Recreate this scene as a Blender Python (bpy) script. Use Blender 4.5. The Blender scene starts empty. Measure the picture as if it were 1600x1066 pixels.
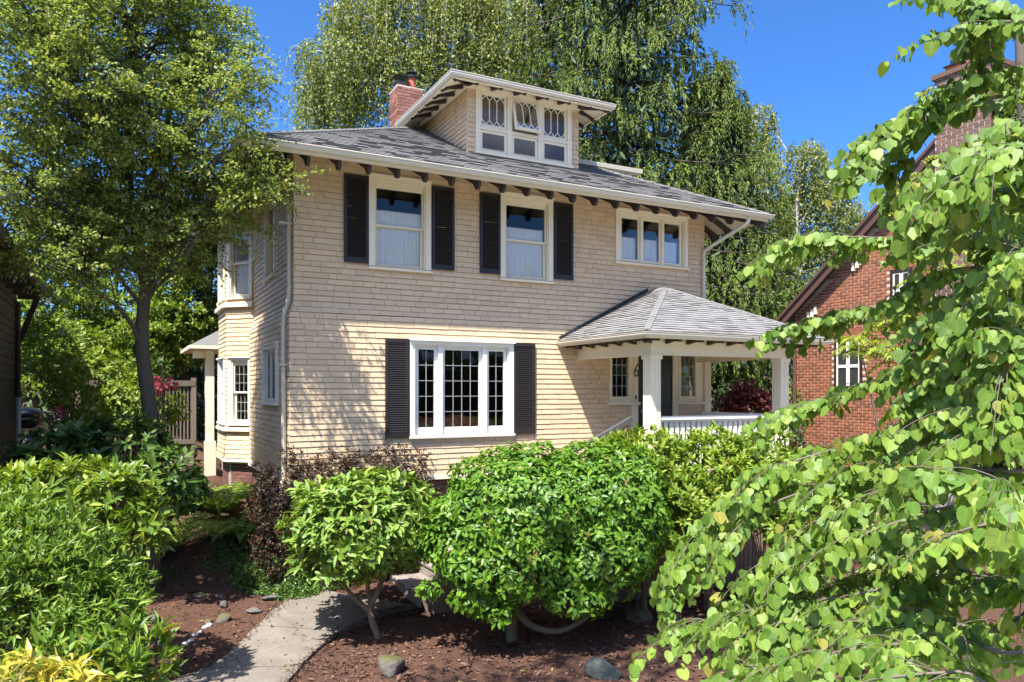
import bpy, math, random
import numpy as np
from mathutils import Matrix, Vector

random.seed(7)
rng = np.random.default_rng(11)
sc = bpy.context.scene
COL = sc.collection

# ------------------------------------------------------------------ camera, sky, sun, exposure
CAM = (-2.40, -11.80, 3.0)
YAW = math.radians(62.3)            # angle from the street front (+X) to the view direction
cam_d = bpy.data.cameras.new('camera')
cam = bpy.data.objects.new('camera', cam_d)
COL.objects.link(cam)
cam.location = CAM
cam.rotation_euler = (math.pi / 2, 0, YAW - math.pi / 2)
cam_d.sensor_width = 36.0
cam_d.lens = 36.0 * 1170 / 1600
cam_d.shift_y = (612 - 533) / 1600
cam_d.clip_end = 2000
cam_d.clip_start = 0.05
sc.camera = cam

LIGHT = Vector((0.47, 0.365, -1.0)).normalized()      # direction the sunlight travels
SUN_EL = math.asin(-LIGHT.z)
SUN_AZ = math.atan2(-LIGHT.x, -LIGHT.y)
world = bpy.data.worlds.new('World')
sc.world = world
world.use_nodes = True
wn = world.node_tree
sky = wn.nodes.new('ShaderNodeTexSky')
sky.sky_type = 'NISHITA'
sky.sun_disc = False
sky.sun_elevation = SUN_EL
sky.sun_rotation = SUN_AZ
sky.altitude = 100
sky.air_density = 0.58
sky.dust_density = 2.4
sky.ozone_density = 10.0
bg = wn.nodes['Background']
bg.inputs['Strength'].default_value = 0.15
hs = wn.nodes.new('ShaderNodeHueSaturation'); hs.inputs['Saturation'].default_value = 1.15
wn.links.new(sky.outputs[0], hs.inputs['Color']); wn.links.new(hs.outputs[0], bg.inputs['Color'])

sun_d = bpy.data.lights.new('sun', 'SUN')
sun_d.energy = 5.0
sun_d.angle = math.radians(0.55)
sun_d.color = (1.0, 0.955, 0.885)
sun = bpy.data.objects.new('sun', sun_d)
COL.objects.link(sun)
sun.location = (-20, -15, 40)
sun.rotation_euler = LIGHT.to_track_quat('-Z', 'Y').to_euler()

sc.view_settings.view_transform = 'Standard'
sc.view_settings.look = 'None'
sc.view_settings.gamma = 1
sc.view_settings.exposure = 1.38
sc.view_settings.use_curve_mapping = False
sc.render.engine = 'CYCLES'
sc.cycles.use_denoising = True
sc.cycles.max_bounces = 7
sc.cycles.diffuse_bounces = 4
sc.cycles.glossy_bounces = 3
sc.cycles.transmission_bounces = 4
sc.cycles.transparent_max_bounces = 12
sc.cycles.caustics_reflective = False
sc.cycles.caustics_refractive = False

# ------------------------------------------------------------------ helpers
VD = np.array([math.cos(YAW), math.sin(YAW)])
VR = np.array([math.sin(YAW), -math.cos(YAW)])


def at(u, v, d):
    """a point d metres ahead of where the photographer stood, for laying out the garden"""
    l = (u - 800) / 1170 * d
    return np.array([CAM[0] + d * VD[0] + l * VR[0], CAM[1] + d * VD[1] + l * VR[1], CAM[2] + (612 - v) / 1170 * d])


def onY(u, v, Y):
    t = (u - 800) / 1170
    b = Y - CAM[1]
    a = b * (t * VD[1] - VR[1]) / (VR[0] - t * VD[0])
    d = VD[0] * a + VD[1] * b
    return CAM[0] + a, CAM[2] + (612 - v) / 1170 * d


def sm(a, b, x):
    t = np.clip((np.asarray(x, float) - a) / (b - a), 0, 1)
    return t * t * (3 - 2 * t)


def ground_z(x, y):
    x = np.asarray(x, float); y = np.asarray(y, float)
    z = -0.3 * sm(0.2, -2.6, y)
    z = z + 0.19 * np.clip(y, 0, 7.5) * sm(0.3, -0.4, x)
    z = z + 1.2 * sm(9.0, 14.0, y) * (1 - sm(0.3, -0.4, x))
    z = z + 0.018 * np.sin(3.1 * x + 1.3 * y) * np.sin(2.3 * y - 0.7 * x)
    return z


def gz(x, y):
    return float(ground_z(x, y))


def nrm(a):
    a = np.asarray(a, float)
    return a / np.maximum(np.linalg.norm(a, axis=-1, keepdims=True), 1e-9)


def link(o, parent=None):
    COL.objects.link(o)
    if parent is not None:
        o.parent = parent
        o.matrix_parent_inverse = Matrix.Translation(-ROOTLOC.get(parent.name, Vector((0, 0, 0))))
    return o


ROOTLOC = {}


def tag(o, label=None, cat=None, group=None, kind=None):
    if label: o['label'] = label
    if cat: o['category'] = cat
    if group: o['group'] = group
    if kind: o['kind'] = kind
    return o


def thing(name, label, cat, loc, group=None):
    o = bpy.data.objects.new(name, None)
    o.empty_display_size = 0.2
    o.location = loc
    COL.objects.link(o)
    ROOTLOC[o.name] = Vector(loc)
    return tag(o, label, cat, group)


def mesh_obj(name, verts, faces, mat, parent=None, rnd=None, smooth=False, kind=None, extra=None):
    me = bpy.data.meshes.new(name)
    V = np.asarray(verts, np.float32).reshape(-1, 3)
    if isinstance(faces, np.ndarray):
        n, k = faces.shape
        me.vertices.add(len(V)); me.vertices.foreach_set('co', V.ravel())
        me.loops.add(n * k); me.loops.foreach_set('vertex_index', faces.astype(np.int32).ravel())
        me.polygons.add(n)
        me.polygons.foreach_set('loop_start', np.arange(0, n * k, k, dtype=np.int32))
        me.polygons.foreach_set('loop_total', np.full(n, k, np.int32))
        me.update(calc_edges=True)
    else:
        me.from_pydata([tuple(map(float, v)) for v in V], [], faces)
        me.update()
    if rnd is not None:
        a = me.attributes.new('rnd', 'FLOAT', 'POINT')
        a.data.foreach_set('value', np.asarray(rnd, np.float32))
    for nm_, val in (extra or {}).items():
        a = me.attributes.new(nm_, 'FLOAT', 'POINT'); a.data.foreach_set('value', np.asarray(val, np.float32))
    if smooth:
        me.polygons.foreach_set('use_smooth', np.ones(len(me.polygons), bool))
    if mat is not None:
        me.materials.append(mat)
    o = bpy.data.objects.new(name, me)
    link(o, parent)
    if kind: o['kind'] = kind
    return o


class FR:
    """a wall frame: u along the wall, n out of it, z up"""
    def __init__(s, o, u, n):
        s.o = np.array((o[0], o[1], o[2] if len(o) > 2 else 0.0), float)
        s.u = nrm(np.array((u[0], u[1], 0.0))); s.n = nrm(np.array((n[0], n[1], 0.0)))
        s.flip = np.cross(s.u, s.n)[2] < 0

    def p(s, u, n, z):
        return s.o + s.u * u + s.n * n + np.array((0, 0, z))


WORLD = FR((0, 0, 0), (1, 0), (0, 1))


class MB:
    def __init__(s, fr=WORLD):
        s.v = []; s.f = []; s.r = []; s.fr = fr

    def add(s, pts, faces, r=None, flip=None):
        b = len(s.v)
        s.v += [tuple(map(float, q)) for q in pts]
        fl = s.fr.flip if flip is None else flip
        for f in faces:
            f = [b + i for i in f]
            s.f.append(f[::-1] if fl else f)
        s.r += [random.random() if r is None else r] * len(pts)
        return s

    BF = [(0, 3, 2, 1), (4, 5, 6, 7), (0, 1, 5, 4), (1, 2, 6, 5), (2, 3, 7, 6), (3, 0, 4, 7)]

    def box(s, u0, u1, n0, n1, z0, z1, r=None):
        P = s.fr.p
        return s.add([P(u0, n0, z0), P(u1, n0, z0), P(u1, n1, z0), P(u0, n1, z0),
                      P(u0, n0, z1), P(u1, n0, z1), P(u1, n1, z1), P(u0, n1, z1)], MB.BF, r)

    def hexa(s, pts, r=None, flip=False):
        return s.add(pts, MB.BF, r, flip)

    def bar(s, a, b, w, h, up=(0, 0, 1)):
        """a square bar from a to b"""
        a = np.array(a, float); b = np.array(b, float)
        d = nrm(b - a); x = np.cross(d, np.array(up, float))
        if np.linalg.norm(x) < 1e-4: x = np.cross(d, np.array((1.0, 0, 0)))
        x = nrm(x); y = np.cross(x, d)
        q = []
        for e in (a, b):
            for sx, sy in ((-1, -1), (1, -1), (1, 1), (-1, 1)):
                q.append(e + x * sx * w / 2 + y * sy * h / 2)
        return s.add(q, MB.BF, None, True)

    def prism(s, poly, u0, u1):
        """polygon given in (n, z) of the frame, extruded along u"""
        k = len(poly); P = s.fr.p
        pts = [P(u0, n, z) for n, z in poly] + [P(u1, n, z) for n, z in poly]
        fs = [tuple(range(k))[::-1], tuple(range(k, 2 * k))] + [(i, (i + 1) % k, k + (i + 1) % k, k + i) for i in range(k)]
        return s.add(pts, fs)

    def poly_slab(s, pts, thick):
        """horizontal or sloped polygon with thickness downward"""
        k = len(pts)
        lo = [(p[0], p[1], p[2] - thick) for p in pts]
        fs = [tuple(range(k)), tuple(range(k, 2 * k))[::-1]] + [(i, k + i, k + (i + 1) % k, (i + 1) % k) for i in range(k)]
        return s.add(list(pts) + lo, fs, None, False)

    def tube(s, path, rad, n=8, caps=True):
        V, Fq = tube_arrays([np.asarray(path, float)], [np.broadcast_to(np.asarray(rad, float), (len(path),))], n)
        b = len(s.v)
        s.v += [tuple(q) for q in V]; s.r += [0.5] * len(V)
        s.f += [[b + i for i in f] for f in Fq]
        if caps:
            s.f.append([b + i for i in range(n)][::-1]); s.f.append([b + len(V) - n + i for i in range(n)])
        return s

    def sweep(s, path, prof, closed):
        """profile (n, z) carried round a horizontal path, mitred at the corners; n points to the right of travel"""
        P = [np.array(q, float) for q in path]; k = len(P); m = len(prof)
        base = len(s.v)
        for i in range(k):
            d0 = nrm(P[i][:2] - P[i - 1][:2]) if (closed or i > 0) else None
            d1 = nrm(P[(i + 1) % k][:2] - P[i][:2]) if (closed or i < k - 1) else None
            if d0 is None: d0 = d1
            if d1 is None: d1 = d0
            n0 = np.array((d0[1], -d0[0])); n1 = np.array((d1[1], -d1[0]))
            mi = (n0 + n1) / (1 + n0 @ n1)
            for n, z in prof:
                s.v.append((P[i][0] + mi[0] * n, P[i][1] + mi[1] * n, P[i][2] + z)); s.r.append(0.5)
        for i in range(k if closed else k - 1):
            a = base + i * m; b = base + ((i + 1) % k) * m
            for j in range(m):
                s.f.append([a + j, b + j, b + (j + 1) % m, a + (j + 1) % m])
        if not closed:
            s.f.append([base + j for j in range(m)]); s.f.append([base + (k - 1) * m + j for j in range(m)][::-1])
        return s

    def build(s, name, mat, parent=None, kind=None, smooth=False):
        return mesh_obj(name, s.v, s.f, mat, parent, s.r, smooth, kind)


def tube_arrays(paths, radii, n=6):
    VV = []; FF = []; base = 0
    ang = np.linspace(0, 2 * math.pi, n, endpoint=False)
    for P, r in zip(paths, radii):
        k = len(P)
        T = nrm(np.gradient(P, axis=0))
        ref = np.where(np.abs(T[:, 2:3]) > 0.9, np.array([[1.0, 0, 0]]), np.array([[0, 0, 1.0]]))
        if k > 1: ref = np.broadcast_to(ref[0], T.shape)
        X = np.cross(T, ref)
        bad = np.linalg.norm(X, axis=1) < 0.05
        X[bad] = np.cross(T[bad], np.array([0.3, 0.9, 0.1]))
        X = nrm(X); Y = np.cross(T, X)
        ring = P[:, None, :] + np.asarray(r)[:, None, None] * (np.cos(ang)[None, :, None] * X[:, None, :] + np.sin(ang)[None, :, None] * Y[:, None, :])
        VV.append(ring.reshape(-1, 3))
        i = np.arange(k - 1)[:, None] * n; j = np.arange(n)[None, :]
        FF.append((base + np.stack([i + j, i + (j + 1) % n, i + n + (j + 1) % n, i + n + j], -1)).reshape(-1, 4))
        base += k * n
    return np.concatenate(VV), np.concatenate(FF)


def bez(a, b, c, d, k=8):
    t = np.linspace(0, 1, k)[:, None]
    a, b, c, d = (np.asarray(q, float) for q in (a, b, c, d))
    return (1 - t) ** 3 * a + 3 * (1 - t) ** 2 * t * b + 3 * (1 - t) * t * t * c + t ** 3 * d


def smooth_path(pts, per=6):
    """Catmull-Rom through the points"""
    P = [np.asarray(p, float) for p in pts]
    P = [2 * P[0] - P[1]] + P + [2 * P[-1] - P[-2]]
    out = []
    for i in range(1, len(P) - 2):
        for t in np.linspace(0, 1, per, endpoint=False):
            a, b, c, d = P[i - 1:i + 3]
            out.append(0.5 * (2 * b + (c - a) * t + (2 * a - 5 * b + 4 * c - d) * t * t + (3 * b - a - 3 * c + d) * t ** 3))
    out.append(P[-2])
    return np.array(out)


# ------------------------------------------------------------------ materials
MATS = {}


def nodes(name):
    m = bpy.data.materials.new(name)
    m.use_nodes = True
    nt = m.node_tree
    b = nt.nodes['Principled BSDF']
    return m, nt, b


def rnd_value(nt):
    """per-piece random number: the mesh attribute for joined pieces, the object's own for single ones"""
    a = nt.nodes.new('ShaderNodeAttribute'); a.attribute_name = 'rnd'
    o = nt.nodes.new('ShaderNodeObjectInfo')
    s = nt.nodes.new('ShaderNodeMath'); s.operation = 'ADD'
    nt.links.new(a.outputs['Fac'], s.inputs[0]); nt.links.new(o.outputs['Random'], s.inputs[1])
    f = nt.nodes.new('ShaderNodeMath'); f.operation = 'FRACT'
    nt.links.new(s.outputs[0], f.inputs[0])
    return f.outputs[0]


def ramp(nt, src, cols):
    r = nt.nodes.new('ShaderNodeValToRGB')
    e = r.color_ramp.elements
    while len(e) < len(cols): e.new(0.5)
    for i, c in enumerate(cols):
        e[i].position = i / (len(cols) - 1); e[i].color = (*c, 1)
    nt.links.new(src, r.inputs[0])
    return r.outputs[0]


def noise(nt, scale, detail=5, rough=0.6, coord='Object', stretch=None):
    tc = nt.nodes.new('ShaderNodeTexCoord')
    n = nt.nodes.new('ShaderNodeTexNoise')
    n.inputs['Scale'].default_value = scale; n.inputs['Detail'].default_value = detail; n.inputs['Roughness'].default_value = rough
    src = tc.outputs[coord]
    if stretch:
        mp = nt.nodes.new('ShaderNodeMapping'); mp.inputs['Scale'].default_value = stretch
        nt.links.new(src, mp.inputs[0]); src = mp.outputs[0]
    nt.links.new(src, n.inputs['Vector'])
    return n.outputs['Fac']


def mixc(nt, fac, a, b, mode='MIX'):
    m = nt.nodes.new('ShaderNodeMix'); m.data_type = 'RGBA'; m.blend_type = mode
    for sock, val in ((m.inputs[0], fac), (m.inputs[6], a), (m.inputs[7], b)):
        if hasattr(val, 'is_linked'): nt.links.new(val, sock)
        elif isinstance(val, tuple): sock.default_value = (*val, 1)
        else: sock.default_value = val
    return m.outputs[2]


def bump(nt, b, h, strength=0.3, dist=0.01):
    n = nt.nodes.new('ShaderNodeBump'); n.inputs['Strength'].default_value = strength; n.inputs['Distance'].default_value = dist
    nt.links.new(h, n.inputs['Height']); nt.links.new(n.outputs[0], b.inputs['Normal'])


def surf(name, cols, scale=6.0, rough=0.6, bmp=0.2, bscale=None, piece=0.0, stretch=None, metal=0.0, dist=0.006, detail=6, stain=0.0):
    """procedural surface: noise through a colour ramp, per-piece variation, fine relief"""
    if name in MATS: return MATS[name]
    m, nt, b = nodes(name)
    c = ramp(nt, noise(nt, scale, detail, 0.62, stretch=stretch), cols)
    if piece > 0:
        v = ramp(nt, rnd_value(nt), [(1 - piece,) * 3, (1.0, 1.0, 1.0), (1 + piece * 0.6,) * 3])
        c = mixc(nt, 1.0, c, v, 'MULTIPLY')
    if stain > 0:
        w = ramp(nt, noise(nt, 1.6, 6, 0.7, stretch=(1.6, 1.6, 0.22)), [(1 - stain * 1.6, 1 - stain * 1.8, 1 - stain * 2.0), (1 - stain * 0.3,) * 3, (1.0, 1.0, 1.0), (1 + stain * 0.4,) * 3])
        c = mixc(nt, 1.0, c, w, 'MULTIPLY')
    nt.links.new(c, b.inputs['Base Color'])
    b.inputs['Roughness'].default_value = rough; b.inputs['Metallic'].default_value = metal
    if bmp > 0:
        bump(nt, b, noise(nt, bscale or scale * 6, 4, 0.6, stretch=stretch), bmp, dist)
    MATS[name] = m
    return m


def leafmat(name, cols, trans=0.35, rough=0.45, tcol=None, spec=0.4, veins=0.0, old=None):
    if name in MATS: return MATS[name]
    m, nt, b = nodes(name)
    cols = [tuple(min(0.6, q * 1.6) for q in k) for k in cols]
    r = rnd_value(nt)
    c = ramp(nt, r, cols)
    if old:
        mr = nt.nodes.new('ShaderNodeMapRange'); mr.inputs[1].default_value = 0.978; mr.inputs[2].default_value = 0.99
        nt.links.new(r, mr.inputs[0]); c = mixc(nt, mr.outputs[0], c, old)
    g = ramp(nt, noise(nt, 0.9, 3, 0.6), [(0.66,) * 3, (1.22,) * 3])
    c = mixc(nt, 1.0, c, g, 'MULTIPLY')
    ax = nt.nodes.new('ShaderNodeAttribute'); ax.attribute_name = 'lx'
    ay = nt.nodes.new('ShaderNodeAttribute'); ay.attribute_name = 'ly'
    rib = nt.nodes.new('ShaderNodeValToRGB'); e = rib.color_ramp.elements
    e[0].position = 0.0; e[0].color = (1.35, 1.3, 1.15, 1); e[1].position = 0.05; e[1].color = (1.0, 1.0, 1.0, 1)
    k = e.new(0.5); k.color = (0.90, 0.92, 0.92, 1)
    nt.links.new(ax.outputs['Fac'], rib.inputs[0]); c = mixc(nt, 1.0, c, rib.outputs[0], 'MULTIPLY')
    if veins > 0:
        ma = nt.nodes.new('ShaderNodeMath'); ma.operation = 'MULTIPLY_ADD'; ma.inputs[1].default_value = -0.8
        nt.links.new(ax.outputs['Fac'], ma.inputs[0]); nt.links.new(ay.outputs['Fac'], ma.inputs[2])
        mu = nt.nodes.new('ShaderNodeMath'); mu.operation = 'MULTIPLY'; mu.inputs[1].default_value = 34; nt.links.new(ma.outputs[0], mu.inputs[0])
        si = nt.nodes.new('ShaderNodeMath'); si.operation = 'SINE'; nt.links.new(mu.outputs[0], si.inputs[0])
        mr = nt.nodes.new('ShaderNodeMapRange'); mr.inputs[1].default_value = 0.55; mr.inputs[2].default_value = 1.0; mr.inputs[3].default_value = 1.0; mr.inputs[4].default_value = 1 + veins
        nt.links.new(si.outputs[0], mr.inputs[0])
        cc = nt.nodes.new('ShaderNodeCombineColor')
        for i in range(3): nt.links.new(mr.outputs[0], cc.inputs[i])
        c = mixc(nt, 1.0, c, cc.outputs[0], 'MULTIPLY')
    nt.links.new(c, b.inputs['Base Color'])
    b.inputs['Roughness'].default_value = rough
    b.inputs['Specular IOR Level'].default_value = spec
    t = nt.nodes.new('ShaderNodeBsdfTranslucent')
    tc = mixc(nt, 1.0, c, tcol or (1.5, 1.45, 0.5), 'MULTIPLY')
    nt.links.new(tc, t.inputs['Color'])
    mx = nt.nodes.new('ShaderNodeMixShader'); mx.inputs[0].default_value = trans
    nt.links.new(b.outputs[0], mx.inputs[1]); nt.links.new(t.outputs[0], mx.inputs[2])
    nt.links.new(mx.outputs[0], nt.nodes['Material Output'].inputs['Surface'])
    MATS[name] = m
    return m


def glassmat():
    m = bpy.data.materials.new('window_glass'); m.use_nodes = True
    nt = m.node_tree; nt.nodes.clear()
    out = nt.nodes.new('ShaderNodeOutputMaterial')
    tr = nt.nodes.new('ShaderNodeBsdfTransparent'); tr.inputs[0].default_value = (0.97, 0.98, 0.975, 1)
    gl = nt.nodes.new('ShaderNodeBsdfGlossy'); gl.inputs['Roughness'].default_value = 0.015
    fr = nt.nodes.new('ShaderNodeFresnel'); fr.inputs[0].default_value = 1.5
    mu = nt.nodes.new('ShaderNodeMath'); mu.operation = 'MULTIPLY_ADD'; mu.use_clamp = True
    mu.inputs[1].default_value = 0.65; mu.inputs[2].default_value = 0.0
    nt.links.new(fr.outputs[0], mu.inputs[0])
    w = noise(nt, 2.2, 2, 0.4)
    bp = nt.nodes.new('ShaderNodeBump'); bp.inputs['Strength'].default_value = 0.06; bp.inputs['Distance'].default_value = 0.02
    nt.links.new(w, bp.inputs['Height']); nt.links.new(bp.outputs[0], gl.inputs['Normal'])
    mx = nt.nodes.new('ShaderNodeMixShader')
    nt.links.new(mu.outputs[0], mx.inputs[0]); nt.links.new(tr.outputs[0], mx.inputs[1]); nt.links.new(gl.outputs[0], mx.inputs[2])
    nt.links.new(mx.outputs[0], out.inputs[0])
    return m


M_SHINGLE = surf('tan_shingle_paint', [(0.56, 0.405, 0.245), (0.62, 0.455, 0.283), (0.66, 0.49, 0.313)], 3.0, 0.62, 0.35, 60, 0.09, stain=0.10, stretch=(1, 1, 0.25))
M_TRIM = surf('cream_trim_paint', [(0.72, 0.64, 0.48), (0.78, 0.70, 0.53)], 3.0, 0.5, 0.06, 25, stain=0.06)
M_GUTTER = surf('cream_gutter_enamel', [(0.50, 0.455, 0.36), (0.58, 0.53, 0.42)], 3.0, 0.45, 0.05, 25, stain=0.10)
M_WHITE = surf('white_trim_paint', [(0.76, 0.73, 0.65), (0.82, 0.79, 0.71)], 3.0, 0.45, 0.05, 25, stain=0.05)
M_DARK = surf('dark_brown_rafter_paint', [(0.020, 0.013, 0.010), (0.035, 0.022, 0.017)], 8.0, 0.5, 0.2, 30)
M_SHUT = surf('charcoal_shutter_paint', [(0.014, 0.011, 0.010), (0.023, 0.018, 0.016)], 5.0, 0.42, 0.1, 40)
M_DOOR = surf('black_door_paint', [(0.010, 0.009, 0.009), (0.018, 0.016, 0.015)], 4.0, 0.35, 0.05, 30)
M_ROOF = surf('grey_asphalt_shingle', [(0.15, 0.145, 0.138), (0.22, 0.212, 0.204)], 40.0, 0.9, 0.5, 300, 0.16, dist=0.003)
M_ROOFBASE = surf('roof_underlay', [(0.05, 0.05, 0.05), (0.07, 0.07, 0.07)], 10, 0.9, 0)
M_BRICK_CH = surf('red_chimney_brick', [(0.15, 0.052, 0.036), (0.27, 0.105, 0.07), (0.40, 0.27, 0.21)], 9.0, 0.85, 0.5, 60, 0.5)
M_BRICK_FD = surf('brown_foundation_brick', [(0.12, 0.05, 0.04), (0.19, 0.085, 0.065)], 9.0, 0.85, 0.5, 60, 0.3)
M_BRICK_N = surf('rust_brick', [(0.19, 0.064, 0.028), (0.32, 0.118, 0.052)], 7.0, 0.85, 0.4, 60, 0.35)
M_MORTAR = surf('mortar', [(0.40, 0.36, 0.31), (0.52, 0.47, 0.42)], 12.0, 0.95, 0.4, 80)
M_MORTAR_N = surf('pale_mortar', [(0.44, 0.34, 0.26), (0.56, 0.45, 0.36)], 12.0, 0.95, 0.4, 80)
M_GLASS = glassmat()
M_CURTAIN = None
M_MUNTIN = surf('grey_lead_came', [(0.26, 0.265, 0.26), (0.34, 0.34, 0.33)], 8, 0.45, 0)
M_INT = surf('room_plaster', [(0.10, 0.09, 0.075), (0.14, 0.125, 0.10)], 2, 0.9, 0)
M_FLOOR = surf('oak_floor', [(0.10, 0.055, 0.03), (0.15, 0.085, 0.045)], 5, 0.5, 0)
M_DECK = surf('weathered_deck_plank', [(0.20, 0.165, 0.14), (0.30, 0.255, 0.22)], 6, 0.75, 0.4, 40, 0.2, stretch=(0.3, 4, 4))
M_SKIRT = surf('brown_skirt_board', [(0.15, 0.105, 0.075), (0.24, 0.175, 0.125)], 6, 0.8, 0.4, 40, 0.25, stretch=(4, 4, 0.4))
M_METAL = surf('galvanised_metal', [(0.22, 0.22, 0.22), (0.34, 0.34, 0.34)], 8, 0.45, 0.1, 40, metal=0.7)
M_IRON = surf('black_iron', [(0.012, 0.012, 0.012), (0.03, 0.03, 0.03)], 8, 0.45, 0.2, 40)
M_CLAY = surf('orange_clay_flue', [(0.30, 0.075, 0.035), (0.40, 0.11, 0.05)], 8, 0.8, 0.2, 40)
M_GREYRAIL = surf('grey_painted_rail', [(0.05, 0.053, 0.058), (0.085, 0.09, 0.095)], 6, 0.5, 0.1, 30)
M_BARK = surf('grey_brown_bark', [(0.045, 0.034, 0.024), (0.11, 0.09, 0.063), (0.20, 0.175, 0.13)], 5, 0.9, 1.0, 18, stretch=(6, 6, 0.9), dist=0.03)
M_BARK2 = surf('tan_smooth_bark', [(0.13, 0.10, 0.062), (0.27, 0.215, 0.145)], 9, 0.85, 0.6, 40, stretch=(3, 3, 0.8), dist=0.01)
M_BARKP = surf('pale_birch_bark', [(0.26, 0.24, 0.21), (0.42, 0.40, 0.36)], 7, 0.8, 0.3, 40)
M_BARKD = surf('dark_conifer_bark', [(0.03, 0.022, 0.016), (0.06, 0.045, 0.032)], 6, 0.9, 0.6, 40)
M_TWIG = surf('grey_twig', [(0.09, 0.07, 0.05), (0.17, 0.14, 0.11)], 12, 0.8, 0.3, 50)


def translucent_cloth(name, cols, trans):
    m, nt, b = nodes(name)
    c = ramp(nt, noise(nt, 30, 3, 0.6), cols)
    nt.links.new(c, b.inputs['Base Color']); b.inputs['Roughness'].default_value = 0.9
    t = nt.nodes.new('ShaderNodeBsdfTranslucent'); nt.links.new(c, t.inputs[0])
    mx = nt.nodes.new('ShaderNodeMixShader'); mx.inputs[0].default_value = trans
    nt.links.new(b.outputs[0], mx.inputs[1]); nt.links.new(t.outputs[0], mx.inputs[2])
    nt.links.new(mx.outputs[0], nt.nodes['Material Output'].inputs['Surface'])
    return m


M_CURTAIN = translucent_cloth('white_lace_cloth', [(0.84, 0.84, 0.85), (0.93, 0.93, 0.93)], 0.08)


def soil_material():
    m, nt, b = nodes('red_brown_mulch')
    n1 = noise(nt, 1.3, 4, 0.6)
    n2 = noise(nt, 26, 8, 0.82)
    c = ramp(nt, n2, [(0.010, 0.006, 0.004), (0.048, 0.024, 0.016), (0.095, 0.048, 0.033), (0.18, 0.108, 0.08), (0.34, 0.25, 0.20)])
    c2 = ramp(nt, n1, [(0.75, 0.75, 0.75), (1.25, 1.2, 1.15)])
    c = mixc(nt, 1.0, c, c2, 'MULTIPLY')
    geo = nt.nodes.new('ShaderNodeNewGeometry')
    sx = nt.nodes.new('ShaderNodeSeparateXYZ'); nt.links.new(geo.outputs['Position'], sx.inputs[0])
    ln = nt.nodes.new('ShaderNodeVectorMath'); ln.operation = 'LENGTH'; nt.links.new(geo.outputs['Position'], ln.inputs[0])
    mr = nt.nodes.new('ShaderNodeMapRange'); mr.inputs[1].default_value = 13; mr.inputs[2].default_value = 20
    nt.links.new(ln.outputs['Value'], mr.inputs[0])
    gr = ramp(nt, noise(nt, 5, 4, 0.6), [(0.035, 0.055, 0.018), (0.075, 0.10, 0.03)])
    c = mixc(nt, mr.outputs[0], c, gr)
    nt.links.new(c, b.inputs['Base Color']); b.inputs['Roughness'].default_value = 0.95
    b.inputs['Specular IOR Level'].default_value = 0.2
    bump(nt, b, n2, 1.0, 0.03)
    return m


def concrete_material():
    m, nt, b = nodes('old_path_concrete')
    n1 = noise(nt, 1.6, 5, 0.65)
    n2 = noise(nt, 58, 6, 0.85)
    c = ramp(nt, n1, [(0.12, 0.103, 0.082), (0.19, 0.168, 0.142), (0.245, 0.22, 0.19)])
    c2 = ramp(nt, n2, [(0.05, 0.05, 0.045), (0.62, 0.60, 0.58), (1.2, 1.18, 1.15), (2.3, 2.2, 2.1)])
    c = mixc(nt, 1.0, c, c2, 'MULTIPLY')
    st = ramp(nt, noise(nt, 3.2, 7, 0.75), [(0.45, 0.42, 0.38), (0.92, 0.91, 0.9), (1.05, 1.05, 1.04), (1.1, 1.1, 1.1)])
    c = mixc(nt, 1.0, c, st, 'MULTIPLY')
    vo = nt.nodes.new('ShaderNodeTexVoronoi'); vo.feature = 'DISTANCE_TO_EDGE'; vo.inputs['Scale'].default_value = 0.75
    tc = nt.nodes.new('ShaderNodeTexCoord'); wv = nt.nodes.new('ShaderNodeVectorMath'); wv.operation = 'ADD'
    nz = nt.nodes.new('ShaderNodeTexNoise'); nz.inputs['Scale'].default_value = 3.0
    sc2 = nt.nodes.new('ShaderNodeVectorMath'); sc2.operation = 'SCALE'; sc2.inputs['Scale'].default_value = 0.35
    nt.links.new(tc.outputs['Object'], nz.inputs['Vector']); nt.links.new(nz.outputs['Color'], sc2.inputs[0])
    nt.links.new(tc.outputs['Object'], wv.inputs[0]); nt.links.new(sc2.outputs[0], wv.inputs[1]); nt.links.new(wv.outputs[0], vo.inputs['Vector'])
    cr = nt.nodes.new('ShaderNodeMapRange'); cr.inputs[1].default_value = 0.004; cr.inputs[2].default_value = 0.014; cr.inputs[3].default_value = 0.72; cr.inputs[4].default_value = 1.0
    nt.links.new(vo.outputs['Distance'], cr.inputs[0])
    cc = nt.nodes.new('ShaderNodeCombineColor')
    for i in range(3): nt.links.new(cr.outputs[0], cc.inputs[i])
    c = mixc(nt, 1.0, c, cc.outputs[0], 'MULTIPLY')
    nt.links.new(c, b.inputs['Base Color']); b.inputs['Roughness'].default_value = 0.9
    bump(nt, b, n2, 0.7, 0.008)
    return m


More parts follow.
